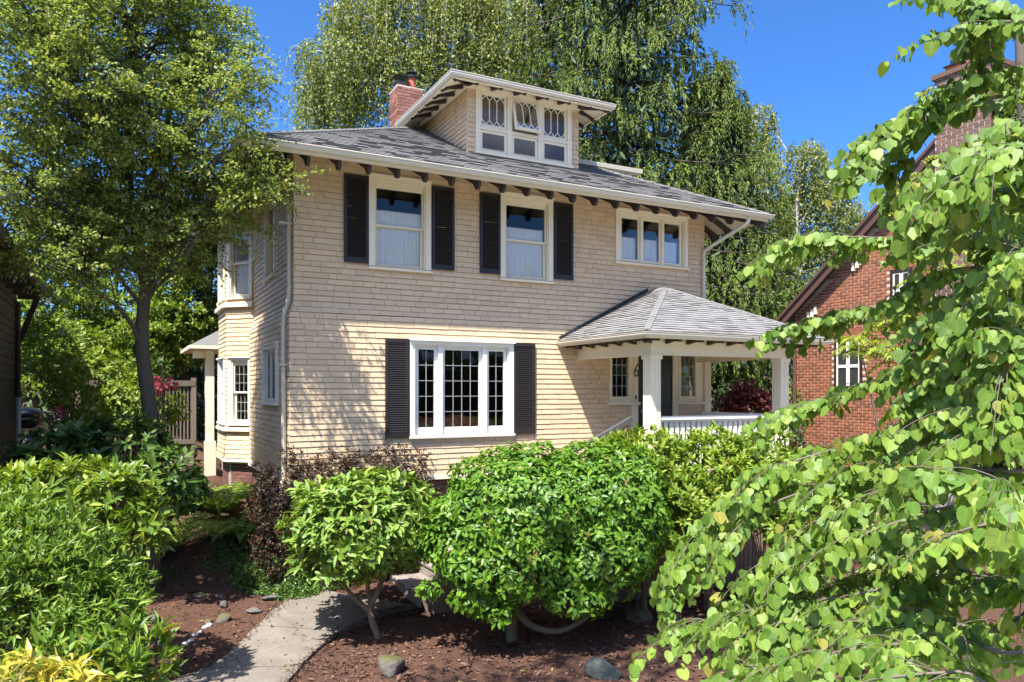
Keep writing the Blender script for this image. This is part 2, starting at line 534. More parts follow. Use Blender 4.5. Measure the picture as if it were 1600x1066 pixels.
def rock_material(name, cols, moss=0.0):
    m, nt, b = nodes(name)
    c = ramp(nt, noise(nt, 5, 7, 0.7), cols)
    if moss > 0:
        geo = nt.nodes.new('ShaderNodeNewGeometry')
        sx = nt.nodes.new('ShaderNodeSeparateXYZ'); nt.links.new(geo.outputs['Normal'], sx.inputs[0])
        ad = nt.nodes.new('ShaderNodeMath'); ad.operation = 'ADD'
        nt.links.new(sx.outputs['Z'], ad.inputs[0]); nt.links.new(noise(nt, 4, 4, 0.6), ad.inputs[1])
        mr = nt.nodes.new('ShaderNodeMapRange'); mr.inputs[1].default_value = 1.15 - moss * 0.4; mr.inputs[2].default_value = 1.75 - moss * 0.4
        nt.links.new(ad.outputs[0], mr.inputs[0])
        c = mixc(nt, mr.outputs[0], c, ramp(nt, noise(nt, 30, 4, 0.7), [(0.05, 0.055, 0.01), (0.17, 0.15, 0.03)]))
    nt.links.new(c, b.inputs['Base Color']); b.inputs['Roughness'].default_value = 0.9
    bump(nt, b, noise(nt, 14, 8, 0.75), 1.0, 0.05)
    return m


M_SOIL = soil_material()
M_CONC = concrete_material()
M_ROCK = rock_material('grey_stone', [(0.07, 0.062, 0.052), (0.14, 0.13, 0.115), (0.21, 0.20, 0.18)])
M_ROCKM = rock_material('mossy_stone', [(0.08, 0.068, 0.052), (0.15, 0.135, 0.115), (0.23, 0.215, 0.19)], 0.7)
M_ROCKG = rock_material('green_grey_stone', [(0.06, 0.072, 0.06), (0.115, 0.13, 0.11), (0.18, 0.19, 0.165)])
M_PEB = rock_material('white_stone', [(0.55, 0.53, 0.50), (0.72, 0.71, 0.68)])

# ------------------------------------------------------------------ the ground and the path
xs = np.unique(np.concatenate([np.array([-1500, -700, -300, -150, -80, -50, -35, -25, -18]), np.arange(-14, 22.01, 0.25), np.array([26, 32, 40, 60, 100, 200, 500, 1500])]))
ys = np.unique(np.concatenate([np.array([-1500, -700, -300, -150, -80, -40, -25, -18]), np.arange(-14, 16.01, 0.25), np.array([18, 22, 30, 45, 80, 150, 300, 700, 1500])]))
GX, GY = np.meshgrid(xs, ys, indexing='ij')
GV = np.stack([GX, GY, ground_z(GX, GY)], -1).reshape(-1, 3)
nx, ny = len(xs), len(ys)
ii, jj = np.meshgrid(np.arange(nx - 1), np.arange(ny - 1), indexing='ij')
GF = np.stack([ii * ny + jj, (ii + 1) * ny + jj, (ii + 1) * ny + jj + 1, ii * ny + jj + 1], -1).reshape(-1, 4)
ground = mesh_obj('ground', GV, GF, M_SOIL, smooth=True)
tag(ground, kind='structure')

PL = [(0.35, -0.42), (-0.05, -0.55), (-0.335, -0.76), (-0.77, -1.32), (-1.30, -2.10), (-1.83, -2.50), (-2.5, -3.3), (-3.4, -4.6)]
PR = [(1.45, -1.45), (1.10, -1.50), (0.82, -1.60), (0.215, -1.84), (-0.374, -2.59), (-0.667, -3.1), (-1.2, -4.0), (-2.0, -5.4)]
path_root = thing('path', 'curved grey concrete garden path to the front steps', None, (0, -1.5, 0))
tag(path_root, kind='structure')
Lp = smooth_path([(*p, 0) for p in PL], 5); Rp = smooth_path([(*p, 0) for p in PR], 5)
cuts = [0, 7, 15, 22, 29, len(Lp) - 1]
for a, b in zip(cuts[:-1], cuts[1:]):
    seg_v = []; seg_f = []
    idx = list(range(a, b + 1)); W = 9
    cl = (Lp[idx].mean(0) + Rp[idx].mean(0)) / 2
    for i in idx:
        for k in range(W):
            t = k / (W - 1)
            q = Lp[i] * (1 - t) + Rp[i] * t
            q = cl + (q - cl) * (1 - 0.011 / max(0.2, np.linalg.norm((q - cl)[:2])))
            ed = 0.02 * (math.sin(i * 1.9 + k) if k in (0, W - 1) else 0)
            seg_v.append((q[0] + ed, q[1] + ed, gz(q[0], q[1]) + 0.045))
    m = len(idx)
    for i in range(m - 1):
        for k in range(W - 1):
            seg_f.append((i * W + k, i * W + k + 1, (i + 1) * W + k + 1, (i + 1) * W + k))
    nb = len(seg_v)
    ring = [k for k in range(W)] + [i * W + W - 1 for i in range(1, m)] + [(m - 1) * W + k for k in range(W - 2, -1, -1)] + [i * W for i in range(m - 2, 0, -1)]
    for r_ in ring:
        x, y, z = seg_v[r_]; seg_v.append((x, y, z - 0.12))
    for i in range(len(ring)):
        j = (i + 1) % len(ring)
        seg_f.append((ring[i], nb + i, nb + j, ring[j]))
    mesh_obj('slab', seg_v, seg_f, M_CONC, path_root)

# ------------------------------------------------------------------ the tan shingled house
WX, WY = 8.255, 9.4                    # wall footprint
HZ = 6.54                              # gutter top
OV = 0.90
house = thing('shingled_house', 'two-storey tan shingled house with black shutters, hipped grey roof and corner porch', 'house', (4.1, 4.7, 0))
FRONT = FR((0, 0), (1, 0), (0, -1))
LEFT = FR((0, 0), (0, 1), (-1, 0))
RIGHT = FR((WX, 0), (0, 1), (1, 0))
BACK = FR((0, WY), (1, 0), (0, 1))
COURSE = 0.0908


def flare(z):
    return float(0.08 * sm(4.44, 4.16, z))


def wall_panel(mb, fr, u0, u1, z0, z1, openings, n0, n1):
    us = sorted({u0, u1, *[q for o in openings for q in (o[0], o[1]) if u0 < q < u1]})
    zs = sorted({z0, z1, *[q for o in openings for q in (o[2], o[3]) if z0 < q < z1]})
    mb.fr = fr
    for a, b in zip(us[:-1], us[1:]):
        run = None
        for c, d in zip(zs[:-1], zs[1:]):
            mu, mz = (a + b) / 2, (c + d) / 2
            solid = not any(o[0] < mu < o[1] and o[2] < mz < o[3] for o in openings)
            if solid:
                mb.box(a, b, n0, n1, c, d)


UNIT_SHINGLE = None


def unit_shingle():
    global UNIT_SHINGLE
    if UNIT_SHINGLE is None:
        me = bpy.data.meshes.new('shingle')
        t0, t1 = 1.0, 0.25
        me.from_pydata([(0, 0, 0), (1, 0, 0), (1, t0, 0), (0, t0, 0), (0, 0, 1), (1, 0, 1), (1, t1, 1), (0, t1, 1)], [], MB.BF)
        me.materials.append(M_SHINGLE); me.update()
        UNIT_SHINGLE = me
    return UNIT_SHINGLE


def shingles(fr, z0, z1, urange, openings, part, off=flare, single=None, tmin=0.012, course=COURSE, name='shingle_courses', wmin=0.12, wmax=0.44):
    """courses of split shingles over a wall; the pieces picked out by `single` are objects of their own"""
    mb = MB(fr); singles = []
    nrow = int(math.ceil((z1 - z0) / course))
    for r in range(nrow):
        zb = z0 + r * course; zt = min(zb + course, z1)
        if zt - zb < 0.02: continue
        u0, u1 = urange((zb + zt) / 2)
        u = u0 - random.random() * 0.2
        zr = zb + random.uniform(-0.004, 0.004)
        while u < u1:
            w = random.uniform(wmin, wmax)
            a, b = max(u, u0), min(u + w, u1)
            u += w
            if b - a < 0.02: continue
            ivs = [(a, b)]
            for o in openings:
                if o[2] < zb + course * 0.6 and o[3] > zb + course * 0.45:
                    nv = []
                    for p, q in ivs:
                        if q <= o[0] or p >= o[1]: nv.append((p, q)); continue
                        if p < o[0]: nv.append((p, o[0]))
                        if q > o[1]: nv.append((o[1], q))
                    ivs = nv
            for p, q in ivs:
                if q - p < 0.015: continue
                q2 = q - 0.006
                zj = zr + random.uniform(-0.003, 0.003)
                th = tmin + random.uniform(0, 0.004) + (0.006 if zb > 4.4 else 0)
                nb_, nt_ = off(zb), off(zt)
                if single is not None and abs(nb_ - nt_) < 1e-6 and single(p, q2, zb):
                    singles.append((p, q2, zj, zt - 0.008, nb_, th))
                    continue
                P = fr.p
                mb.add([P(p, nb_, zj), P(q2, nb_, zj), P(q2, nb_ + th, zj), P(p, nb_ + th, zj),
                        P(p, nt_, zt - 0.008), P(q2, nt_, zt - 0.008), P(q2, nt_ + 0.004, zt - 0.008), P(p, nt_ + 0.004, zt - 0.008)], MB.BF)
    if mb.v: mb.build(name, M_SHINGLE, part, 'stuff')
    rot = Matrix((( *fr.u[:2], 0), ( *fr.n[:2], 0), (0, 0, 1))).transposed().to_4x4()
    for p, q, za, zb2, nb_, th in singles:
        o = bpy.data.objects.new('shingle', unit_shingle())
        link(o, part)
        o.matrix_basis = Matrix.Translation(Vector(fr.p(p, nb_, za))) @ rot @ Matrix.Diagonal((q - p, th, zb2 - za, 1))


# --- openings, as (u0, u1, z0, z1) of the outer casing
O_FRONT = dict(w1=(1.17, 2.24, 4.985, 6.52), w2=(3.55, 4.625, 4.965, 6.52), tri=(6.025, 7.80, 5.46, 6.52),
               low=(1.84, 3.77, 2.225, 3.865), entry=(5.83, 8.14, 1.70, 3.86))
O_LEFT = dict(up=(1.50, 2.50, 5.0, 6.50), small=(3.42, 3.80, 5.60, 6.50), low=(0.83, 2.25, 2.77, 3.82))


def shrink(o, k=0.07): return (o[0] + k, o[1] - k, o[2] + k, o[3] - k)


wall_front = MB(FRONT)
ops = [shrink(o) for o in O_FRONT.values()]
wall_panel(wall_front, FRONT, 0, WX, 1.55, 4.16, [o for o in ops], -0.14, 0.070)
wall_panel(wall_front, FRONT, 0, WX, 4.16, 6.80, [o for o in ops], -0.14, -0.010)
wall_front = wall_front.build('front_wall', M_SHINGLE, house)
wl = MB(LEFT)
opl = [shrink(o) for o in O_LEFT.values()]
wall_panel(wl, LEFT, 0.16, WY, 1.55, 4.16, opl + [(3.95, 5.96, 1.5, 4.3)], -0.14, 0.078)
wall_panel(wl, LEFT, 0.16, WY, 4.16, 6.80, opl + [(3.85, 6.05, 4.1, 6.6)], -0.14, -0.002)
wall_left = wl.build('side_wall', M_SHINGLE, house)
wr = MB(RIGHT)
wr.box(0.0, WY, -0.14, -0.002, 1.55, 6.80)
wr.fr = BACK
wr.box(0.0, WX, -0.14, -0.002, 1.55, 6.80)
wall_rear = wr.build('rear_wall', M_SHINGLE, house)


def front_single(u0, u1, z):
    return u0 < 1.12 and z > 2.2 and not (4.1 < z < 4.5)


shingles(FRONT, 1.60, 6.80, lambda z: (-flare(z) - 0.012, WX + flare(z)), list(O_FRONT.values()), wall_front, single=front_single)
shingles(LEFT, 1.60, 6.80, lambda z: (-flare(z), 3.93 - 0.08 + flare(z)), list(O_LEFT.values()), wall_left)
shingles(LEFT, 1.60, 6.80, lambda z: (6.0, WY), [], wall_left)
shingles(RIGHT, 1.60, 6.80, lambda z: (-flare(z), WY), [], wall_rear)

# --- water table, corner and frieze
mb = MB(FRONT); mb.box(-0.10, WX + 0.1, 0.0, 0.115, 1.53, 1.60)
mb.fr = LEFT; mb.box(-0.10, 3.90, 0.0, 0.1145, 1.531, 1.601)
mb.build('water_table', M_TRIM, house)

# --- the two-storey bay on the side
B0, B1, B2, B3 = (0.0, 3.86), (-0.47, 4.34), (-0.47, 5.56), (0.0, 6.04)
BAY = [FR(B0, (B1[0] - B0[0], B1[1] - B0[1]), (-(B1[1] - B0[1]), B1[0] - B0[0])), FR(B1, (0, 1), (-1, 0)),
       FR(B2, (B3[0] - B2[0], B3[1] - B2[1]), (-(B3[1] - B2[1]), B3[0] - B2[0]))]
BLEN = [math.dist(B0, B1), B2[1] - B1[1], math.dist(B2, B3)]
bay = MB(BAY[0])
OB = [[(0.05, 0.60, 2.32, 3.70), (0.03, 0.635, 4.86, 6.36)], [(0.12, 1.10, 2.32, 3.70), (0.12, 1.10, 4.86, 6.36)], [(0.05, 0.60, 2.32, 3.70), (0.03, 0.635, 4.86, 6.36)]]
for fr, ln, ob in zip(BAY, BLEN, OB):
    wall_panel(bay, fr, 0.0, ln, 1.66, 6.66, [shrink(o, 0.05) for o in ob], -0.10, -0.002)
bay = bay.build('bay', M_SHINGLE, house)
for fr, ln, ob in zip(BAY, BLEN, OB):
    def boff(z): return 0.07 * float(sm(4.44, 4.2, z)) * 0.0 + 0.05 * float(sm(2.25, 1.62, z))
    shingles(fr, 1.66, 6.66, lambda z, ln=ln: (-0.006, ln + 0.006), ob, bay, off=boff)
mb = MB()
for z0, z1, ex in ((4.70, 4.80, 0.09), (2.20, 2.28, 0.07), (1.585, 1.66, 0.06)):
    pts = [B0, B1, B2, B3]
    mb.sweep([(*p, 0) for p in pts[::-1]], [(-0.02, z0), (ex, z0), (ex, z0 + (z1 - z0) * 0.6), (ex - 0.03, z1), (-0.02, z1)], False)
mb.build('bay_moulding', M_TRIM, bay)
mb = MB(); mb.poly_slab([(B0[0], B0[1], 1.60), (B1[0], B1[1], 1.60), (B2[0], B2[1], 1.60), (B3[0], B3[1], 1.60)][::-1], 0.05)
mb.build('bay_underside', M_TRIM, bay)

# --- floors and rooms behind the windows
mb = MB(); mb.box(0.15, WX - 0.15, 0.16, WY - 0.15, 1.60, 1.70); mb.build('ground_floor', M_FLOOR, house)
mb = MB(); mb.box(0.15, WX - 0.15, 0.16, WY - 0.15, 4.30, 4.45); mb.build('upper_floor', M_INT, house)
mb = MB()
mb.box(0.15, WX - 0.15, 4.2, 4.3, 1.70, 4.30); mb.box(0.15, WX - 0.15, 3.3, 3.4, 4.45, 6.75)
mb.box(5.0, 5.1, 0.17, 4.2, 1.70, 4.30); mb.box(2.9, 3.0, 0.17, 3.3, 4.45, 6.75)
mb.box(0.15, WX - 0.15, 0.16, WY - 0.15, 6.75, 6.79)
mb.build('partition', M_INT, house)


# --- windows
def curtain(fr, u0, u1, z0, z1, n, parent, seed=0, folds=9, ruffle=0.0):
    rs = random.Random(seed)
    K = 90; R = 7
    V = []; F = []
    ph = [rs.uniform(0, 6.28) for _ in range(4)]
    for j in range(R):
        z = z0 + (z1 - z0) * j / (R - 1)
        for i in range(K):
            t = i / (K - 1)
            a = 0.018 * math.sin(t * folds * 6.28 + ph[0] + 1.3 * math.sin(t * 5 + ph[1])) + 0.010 * math.sin(t * folds * 2.3 * 6.28 + ph[2])
            zz = z + (0.012 * math.sin(t * folds * 18 + ph[3]) if j == R - 1 and ruffle else 0)
            V.append(fr.p(u0 + (u1 - u0) * t, n + 0.55 * a * (0.6 + 0.4 * (1 - j / R)), zz))
    for j in range(R - 1):
        for i in range(K - 1):
            F.append((j * K + i, j * K + i + 1, (j + 1) * K + i + 1, (j + 1) * K + i))
    return mesh_obj('curtain', V, F, M_CURTAIN, parent, smooth=True)


def casing(fr, o, base, mat, w=0.095, crown=0.03, parent=house, sill=True, name='window'):
    """board casing round an opening, moulded head and a sill"""
    u0, u1, z0, z1 = o
    mb = MB(fr)
    mb.box(u0, u0 + w, base - 0.10, base + 0.030, z0 + 0.05, z1 - w)
    mb.box(u1 - w, u1, base - 0.10, base + 0.030, z0 + 0.05, z1 - w)
    mb.box(u0, u1, base - 0.10, base + 0.033, z1 - w, z1 - 0.02)
    mb.box(u0 - 0.012, u1 + 0.012, base - 0.02, base + 0.033 + crown, z1 - 0.022, z1 + 0.008)
    # inner moulding, stepping back to the sash
    i = w
    mb.box(u0 + i, u0 + i + 0.022, base - 0.10, base + 0.006, z0 + 0.05, z1 - i)
    mb.box(u1 - i - 0.022, u1 - i, base - 0.10, base + 0.006, z0 + 0.05, z1 - i)
    mb.box(u0 + i + 0.022, u1 - i - 0.022, base - 0.10, base + 0.006, z1 - i - 0.022, z1 - i)
    win = mb.build(name, mat, parent)
    if sill:
        mb = MB(fr)
        mb.prism([(base - 0.10, z0), (base + 0.055, z0 - 0.004), (base + 0.06, z0 + 0.035), (base - 0.10, z0 + 0.058)], u0 - 0.015, u1 + 0.015)
        mb.build('sill', mat, win)
    return win


def sash(fr, u0, u1, z0, z1, n, mat, win, st=0.045, rb=0.06, d=0.035, grid=None, name='sash', mm=None, mw=0.010):
    mb = MB(fr)
    mb.box(u0, u0 + st, n - d, n, z0, z1); mb.box(u1 - st, u1, n - d, n, z0, z1)
    mb.box(u0 + st, u1 - st, n - d, n - 0.001, z0, z0 + rb); mb.box(u0 + st, u1 - st, n - d, n - 0.001, z1 - st, z1)
    mb.build(name, mat, win)
    a, b, c, e = u0 + st, u1 - st, z0 + rb, z1 - st
    pm = MB(fr); pm.box(a, b, n - d * 0.6, n - d * 0.6 + 0.004, c, e)
    pm.build('pane', M_GLASS, win)
    if grid:
        gx, gy = grid
        for i in range(1, gx):
            x = a + (b - a) * i / gx
            q = MB(fr); q.box(x - mw / 2, x + mw / 2, n - d * 0.6 - 0.004, n - d * 0.6 + 0.012, c, e); q.build('muntin', mm or M_MUNTIN, win)
        for j in range(1, gy):
            z = c + (e - c) * j / gy
            q = MB(fr); q.box(a, b, n - d * 0.6 - 0.003, n - d * 0.6 + 0.011, z - mw / 2, z + mw / 2); q.build('muntin', mm or M_MUNTIN, win)
    return (a, b, c, e)


def double_hung(fr, o, base, mat, seed, lace=(0.66, 0.0), w=0.095, grid=None, meet=0.50):
    win = casing(fr, o, base, mat, w)
    u0, u1, z0, z1 = o
    a, b, c, e = u0 + w + 0.022, u1 - w - 0.022, z0 + 0.05, z1 - w - 0.022
    zm = c + (e - c) * meet
    # upper sash sits in front, head of a screen track above it
    mb = MB(fr); mb.box(a, b, base - 0.075, base - 0.02, e - 0.06, e - 0.001); mb.build('head_track', mat, win)
    sash(fr, a, b, zm - 0.02, e - 0.06, base - 0.035, mat, win, 0.026, 0.032, grid=grid)
    sash(fr, a + 0.002, b - 0.002, c, zm + 0.012, base - 0.072, mat, win, 0.04, 0.06, grid=grid)
    if lace:
        top = c + (e - c) * lace[0]
        curtain(fr, a + 0.01, b - 0.01, c + 0.03, top, base - 0.112, win, seed, 8, 1)
        mb = MB(fr); mb.box(a, b, base - 0.165, base - 0.158, top - 0.07, top - 0.055); mb.build('curtain_rod', M_WHITE, win)
    return win


def shutter(fr, u0, u1, z0, z1, base):
    mb = MB(fr); s = 0.048
    mb.box(u0, u0 + s, base, base + 0.034, z0, z1); mb.box(u1 - s, u1, base, base + 0.034, z0, z1)
    mb.box(u0 + s, u1 - s, base, base + 0.033, z0, z0 + 0.085); mb.box(u0 + s, u1 - s, base, base + 0.033, z1 - 0.065, z1)
    sh = mb.build('shutter', M_SHUT, house)
    mb = MB(fr); mb.box(u0 + s, u1 - s, base, base + 0.004, z0 + 0.085, z1 - 0.065); mb.build('back_panel', M_SHUT, sh)
    n = int((z1 - z0 - 0.15) / 0.036)
    for i in range(n):
        z = z0 + 0.085 + (z1 - z0 - 0.15) * (i + 0.15) / n
        q = MB(fr); q.prism([(base + 0.026, z), (base + 0.030, z + 0.004), (base + 0.010, z + 0.034), (base + 0.006, z + 0.030)], u0 + s, u1 - s)
        q.build('slat', M_SHUT, sh)
    return sh


double_hung(FRONT, O_FRONT['w1'], 0.012, M_TRIM, 1, (0.69, 0))
double_hung(FRONT, O_FRONT['w2'], 0.012, M_TRIM, 2, (0.67, 0))
for u0, u1 in ((0.765, 1.165), (2.26, 2.665), (3.15, 3.545), (4.645, 5.055)):
    shutter(FRONT, u0, u1, 5.06, 6.465, 0.016)
for u0, u1 in ((1.42, 1.825), (3.785, 4.20)):
    shutter(FRONT, u0, u1, 2.25, 3.865, 0.096)

win = casing(FRONT, O_FRONT['tri'], 0.012, M_TRIM, 0.085)
u0, u1, z0, z1 = O_FRONT['tri']
third = (u1 - u0 - 0.214) / 3
for k in range(3):
    a = u0 + 0.107 + third * k
    sash(FRONT, a + 0.012, a + third - 0.012, z0 + 0.055, z1 - 0.108, -0.02, M_TRIM, win, 0.055, 0.06)
    curtain(FRONT, a + 0.07, a + third - 0.07, z0 + 0.10, z0 + 0.55, -0.10, win, 20 + k, 5)
    if k: 
        mb = MB(FRONT); mb.box(a - 0.03, a + 0.03, -0.10, 0.018, z0 + 0.056, z1 - 0.108); mb.build('mullion', M_TRIM, win)

win = casing(FRONT, O_FRONT['low'], 0.092, M_WHITE, 0.085, 0.05, name='picture_window')
u0, u1, z0, z1 = O_FRONT['low']
for k, (a, b, g) in enumerate(((1.955, 2.345, (2, 5)), (2.425, 3.175, (4, 5)), (3.255, 3.655, (2, 5)))):
    sash(FRONT, a, b, z0 + 0.06, z1 - 0.107, 0.055, M_WHITE, win, 0.055, 0.115, grid=g)
for a, b in ((2.345, 2.425), (3.175, 3.255)):
    mb = MB(FRONT); mb.box(a + 0.002, b - 0.002, -0.02, 0.100, z0 + 0.058, z1 - 0.108); mb.build('mullion', M_WHITE, win)

double_hung(LEFT, O_LEFT['up'], 0.012, M_TRIM, 3, (0.5, 0))
win = casing(LEFT, O_LEFT['small'], 0.012, M_TRIM, 0.06)
sash(LEFT, 3.50, 3.72, 5.66, 6.41, -0.02, M_TRIM, win, 0.03, 0.04)
win = casing(LEFT, O_LEFT['low'], 0.092, M_WHITE, 0.08)
for k in range(3):
    a = 0.93 + k * 0.41
    sash(LEFT, a, a + 0.39, 2.83, 3.72, 0.05, M_WHITE, win, 0.04, 0.05, grid=(1, 1))
for fr, ob in zip(BAY, OB):
    lo, up = ob
    double_hung(fr, lo, 0.014, M_WHITE, 5, None, 0.07, grid=(3, 3), meet=0.5)
    double_hung(fr, up, 0.014, M_TRIM, 6, (0.55, 0), 0.07)

# --- main roof
EX0, EX1, EY0, EY1 = -OV, WX + OV, -OV, WY + OV
HW = (EX1 - EX0) / 2
RX = (EX0 + EX1) / 2
PITCH = 0.5
RZ = HZ + HW * PITCH
RY0, RY1 = EY0 + HW, EY1 - HW


def roof_slope(part, e0, e1, up, pitch, u_edges, wmax, expo=0.135, mat=None, single=None, tabs=(0.14, 0.36), name='roof_shingles', lift=0.012):
    """asphalt tabs over one slope: e0->e1 the eave, `up` the horizontal direction of rise, u_edges(h) the clip at horizontal run h"""
    e0 = np.array(e0, float); e1 = np.array(e1, float); up = nrm(np.array((up[0], up[1], 0.0)))
    U = nrm(e1 - e0); sl = math.sqrt(1 + pitch * pitch)
    Wv = (up + np.array((0, 0, pitch))) / sl
    N = np.cross(U, Wv)
    if N[2] < 0: N = -N
    mb = MB(); h = 0.0; dh = expo / sl; sing = []
    while h < wmax:
        a0, b0 = u_edges(h + dh * 0.5)
        u = a0 - random.random() * 0.3
        while u < b0:
            w = random.uniform(*tabs)
            a, b = max(u, a0), min(u + w - 0.003, b0); u += w
            if b - a < 0.03: continue
            t = random.choice((0.006, 0.006, 0.013)) + random.uniform(0, 0.002)
            o = e0 + Wv * (h * sl - 0.004 * random.random())
            L = expo + 0.012
            lo, hi = lift, lift * 0.3
            if single is not None and single(a, b, h):
                sing.append((o, a, b, t, L)); continue
            q = [o + U * a + N * lo, o + U * b + N * lo, o + U * b + N * (lo + t), o + U * a + N * (lo + t)]
            q2 = [p + Wv * L - N * (lo - hi) for p in q[:2]] + [o + U * b + Wv * L + N * (hi + 0.002), o + U * a + Wv * L + N * (hi + 0.002)]
            mb.add(q + q2, MB.BF, None, False)
        h += dh
    mb.build(name, M_ROOF, part, 'stuff')
    if sing:
        me = bpy.data.meshes.new('roof_shingle')
        me.from_pydata([(0, 0, 0), (1, 0, 0), (1, 0, 1), (0, 0, 1), (0, 1, -0.6), (1, 1, -0.6), (1, 1, -0.3), (0, 1, -0.3)], [], MB.BF)
        me.materials.append(M_ROOF); me.update()
        for o, a, b, t, L in sing:
            ob = bpy.data.objects.new('roof_shingle', me); link(ob, part)
            R = Matrix((tuple(U), tuple(Wv), tuple(N))).transposed().to_4x4()
            ob.matrix_basis = Matrix.Translation(Vector(o + U * a + N * lift)) @ R @ Matrix.Diagonal((b - a, L, t + 0.002, 1))


def caps(mb, a, b, n1, n2, w=0.13, step=0.14):
    """folded cap shingles along a hip or ridge from a up to b; n1, n2 point down each side"""
    a = np.array(a, float); b = np.array(b, float); L = np.linalg.norm(b - a); d = (b - a) / L
    k = int(L / step); n1 = np.array(n1, float); n2 = np.array(n2, float)
    for i in range(k):
        p = a + d * (i * step); q = a + d * ((i + 1) * step + 0.02)
        up0, up1 = np.array((0, 0, 0.040)), np.array((0, 0, 0.028))
        v = [p + n1 * w + up0, p + up0 + (0, 0, 0.006), p + n2 * w + up0, q + n1 * w + up1, q + up1 + (0, 0, 0.006), q + n2 * w + up1]
        v += [x - np.array((0, 0, 0.022)) for x in v]
        mb.add(v, [(0, 1, 4, 3), (1, 2, 5, 4), (6, 7, 1, 0), (7, 8, 2, 1), (6, 0, 3, 9), (2, 8, 11, 5), (9, 10, 7, 6), (10, 11, 8, 7), (3, 4, 10, 9), (4, 5, 11, 10)], None, False)


mb = MB()
A, B, C_, D_ = (EX0, EY0, HZ), (EX1, EY0, HZ), (EX1, EY1, HZ), (EX0, EY1, HZ)
R0, R1 = (RX, RY0, RZ), (RX, RY1, RZ)
for poly in ((A, B, R0), (B, C_, R1, R0), (C_, D_, R1), (D_, A, R0, R1)):
    mb.add(list(poly), [tuple(range(len(poly)))], None, False)
roof = mb.build('roof', M_ROOFBASE, house)
roof_slope(roof, A, B, (0, 1), PITCH, lambda h: (h, EX1 - EX0 - h), HW - 0.1)
roof_slope(roof, B, C_, (-1, 0), PITCH, lambda h: (h, EY1 - EY0 - h), HW - 0.1, expo=0.2, tabs=(0.3, 0.6))
roof_slope(roof, D_, A, (1, 0), PITCH, lambda h: (h, EY1 - EY0 - h), HW - 0.1, expo=0.16, tabs=(0.2, 0.5))
mb = MB()
s5 = PITCH
for a, b, n1, n2 in ((A, R0, (0.7, 0.0, 0.0), (0, 0.7, 0.0)), (B, R0, (-0.7, 0, 0), (0, 0.7, 0)), (R0, R1, (1, 0, -s5), (-1, 0, -s5)), (C_, R1, (-0.7, 0, 0), (0, -0.7, 0)), (D_, R1, (0.7, 0, 0), (0, -0.7, 0))):
    caps(mb, a, b, n1, n2)
mb.build('hip_caps', M_ROOF, roof, 'stuff')
# soffit boards under the overhang
mb = MB(); dz = 0.13
run = OV - 0.002
for a, b, dr in ((A, B, (0, 1)), (B, C_, (-1, 0)), (D_, A, (1, 0))):
    a = np.array(a); b = np.array(b); dr = np.array((*dr, 0.0)); e = nrm(b - a)
    p = [a, b, b + dr * run - e * run, a + dr * run + e * run]
    zz = [HZ - dz, HZ - dz, HZ - dz + run * PITCH, HZ - dz + run * PITCH]
    mb.add([(q[0], q[1], z) for q, z in zip(p, zz)], [(3, 2, 1, 0)], None, False)
mb.build('soffit', M_TRIM, roof)
mb = MB()
rect = [(EX0 + 0.02, EY0 + 0.02, HZ), (EX0 + 0.02, EY1 - 0.02, HZ), (EX1 - 0.02, EY1 - 0.02, HZ), (EX1 - 0.02, EY0 + 0.02, HZ)]
rect = rect[::-1]
mb.sweep(rect, [(-0.03, -0.002), (-0.03, -0.13), (0.0, -0.13), (0.0, -0.002)], True)
mb.build('fascia', M_TRIM, roof)
mb = MB()
mb.sweep(rect, [(0.003, -0.008), (0.003, -0.085), (0.045, -0.092), (0.072, -0.075), (0.085, -0.04), (0.088, -0.018), (0.100, -0.016), (0.100, -0.002), (0.08, -0.002), (0.08, -0.008)], True)
mb.build('gutter', M_GUTTER, roof)


def rafter_profile(L, rise, d, z):
    """rafter tail from the wall (n = 0) out to n = L, scrolled end; z = underside of the boards at n = L"""
    zt = lambda n: z + (L - n) * rise
    return [(0.0, zt(0.0)), (L, zt(L)), (L + 0.004, zt(L) - d * 0.55), (L - 0.03, zt(L) - d * 0.98), (L - 0.085, zt(L) - d * 1.08), (L - 0.14, zt(L) - d * 0.86),
            (L - 0.22, zt(L - 0.22) - d * 0.95), (L - 0.34, zt(L - 0.34) - d * 1.0), (0.0, zt(0.0) - d * 1.0)]


for i in range(19):
    x = 0.03 + i * 0.4555
    q = MB(FRONT); q.prism(rafter_profile(OV - 0.05, PITCH, 0.115, HZ - dz - 0.004), x - 0.024, x + 0.024); q.build('rafter_tail', M_DARK, roof)
for i in range(20):
    y = 0.10 + i * 0.4555
    q = MB(LEFT); q.prism(rafter_profile(OV - 0.05, PITCH, 0.115, HZ - dz - 0.004), y - 0.024, y + 0.024); q.build('rafter_tail', M_DARK, roof)
    q = MB(RIGHT); q.prism(rafter_profile(OV - 0.05, PITCH, 0.115, HZ - dz - 0.004), y - 0.024, y + 0.024); q.build('rafter_tail', M_DARK, roof)
for (cx, cy, dx, dy) in ((0, 0, -1, -1), (WX, 0, 1, -1)):
    f = FR((cx, cy), (-dy, dx), (dx, dy))
    q = MB(f); q.prism(rafter_profile((OV - 0.06) * 1.414, PITCH / 1.414, 0.12, HZ - dz - 0.004), -0.026, 0.026); q.build('rafter_tail', M_DARK, roof)

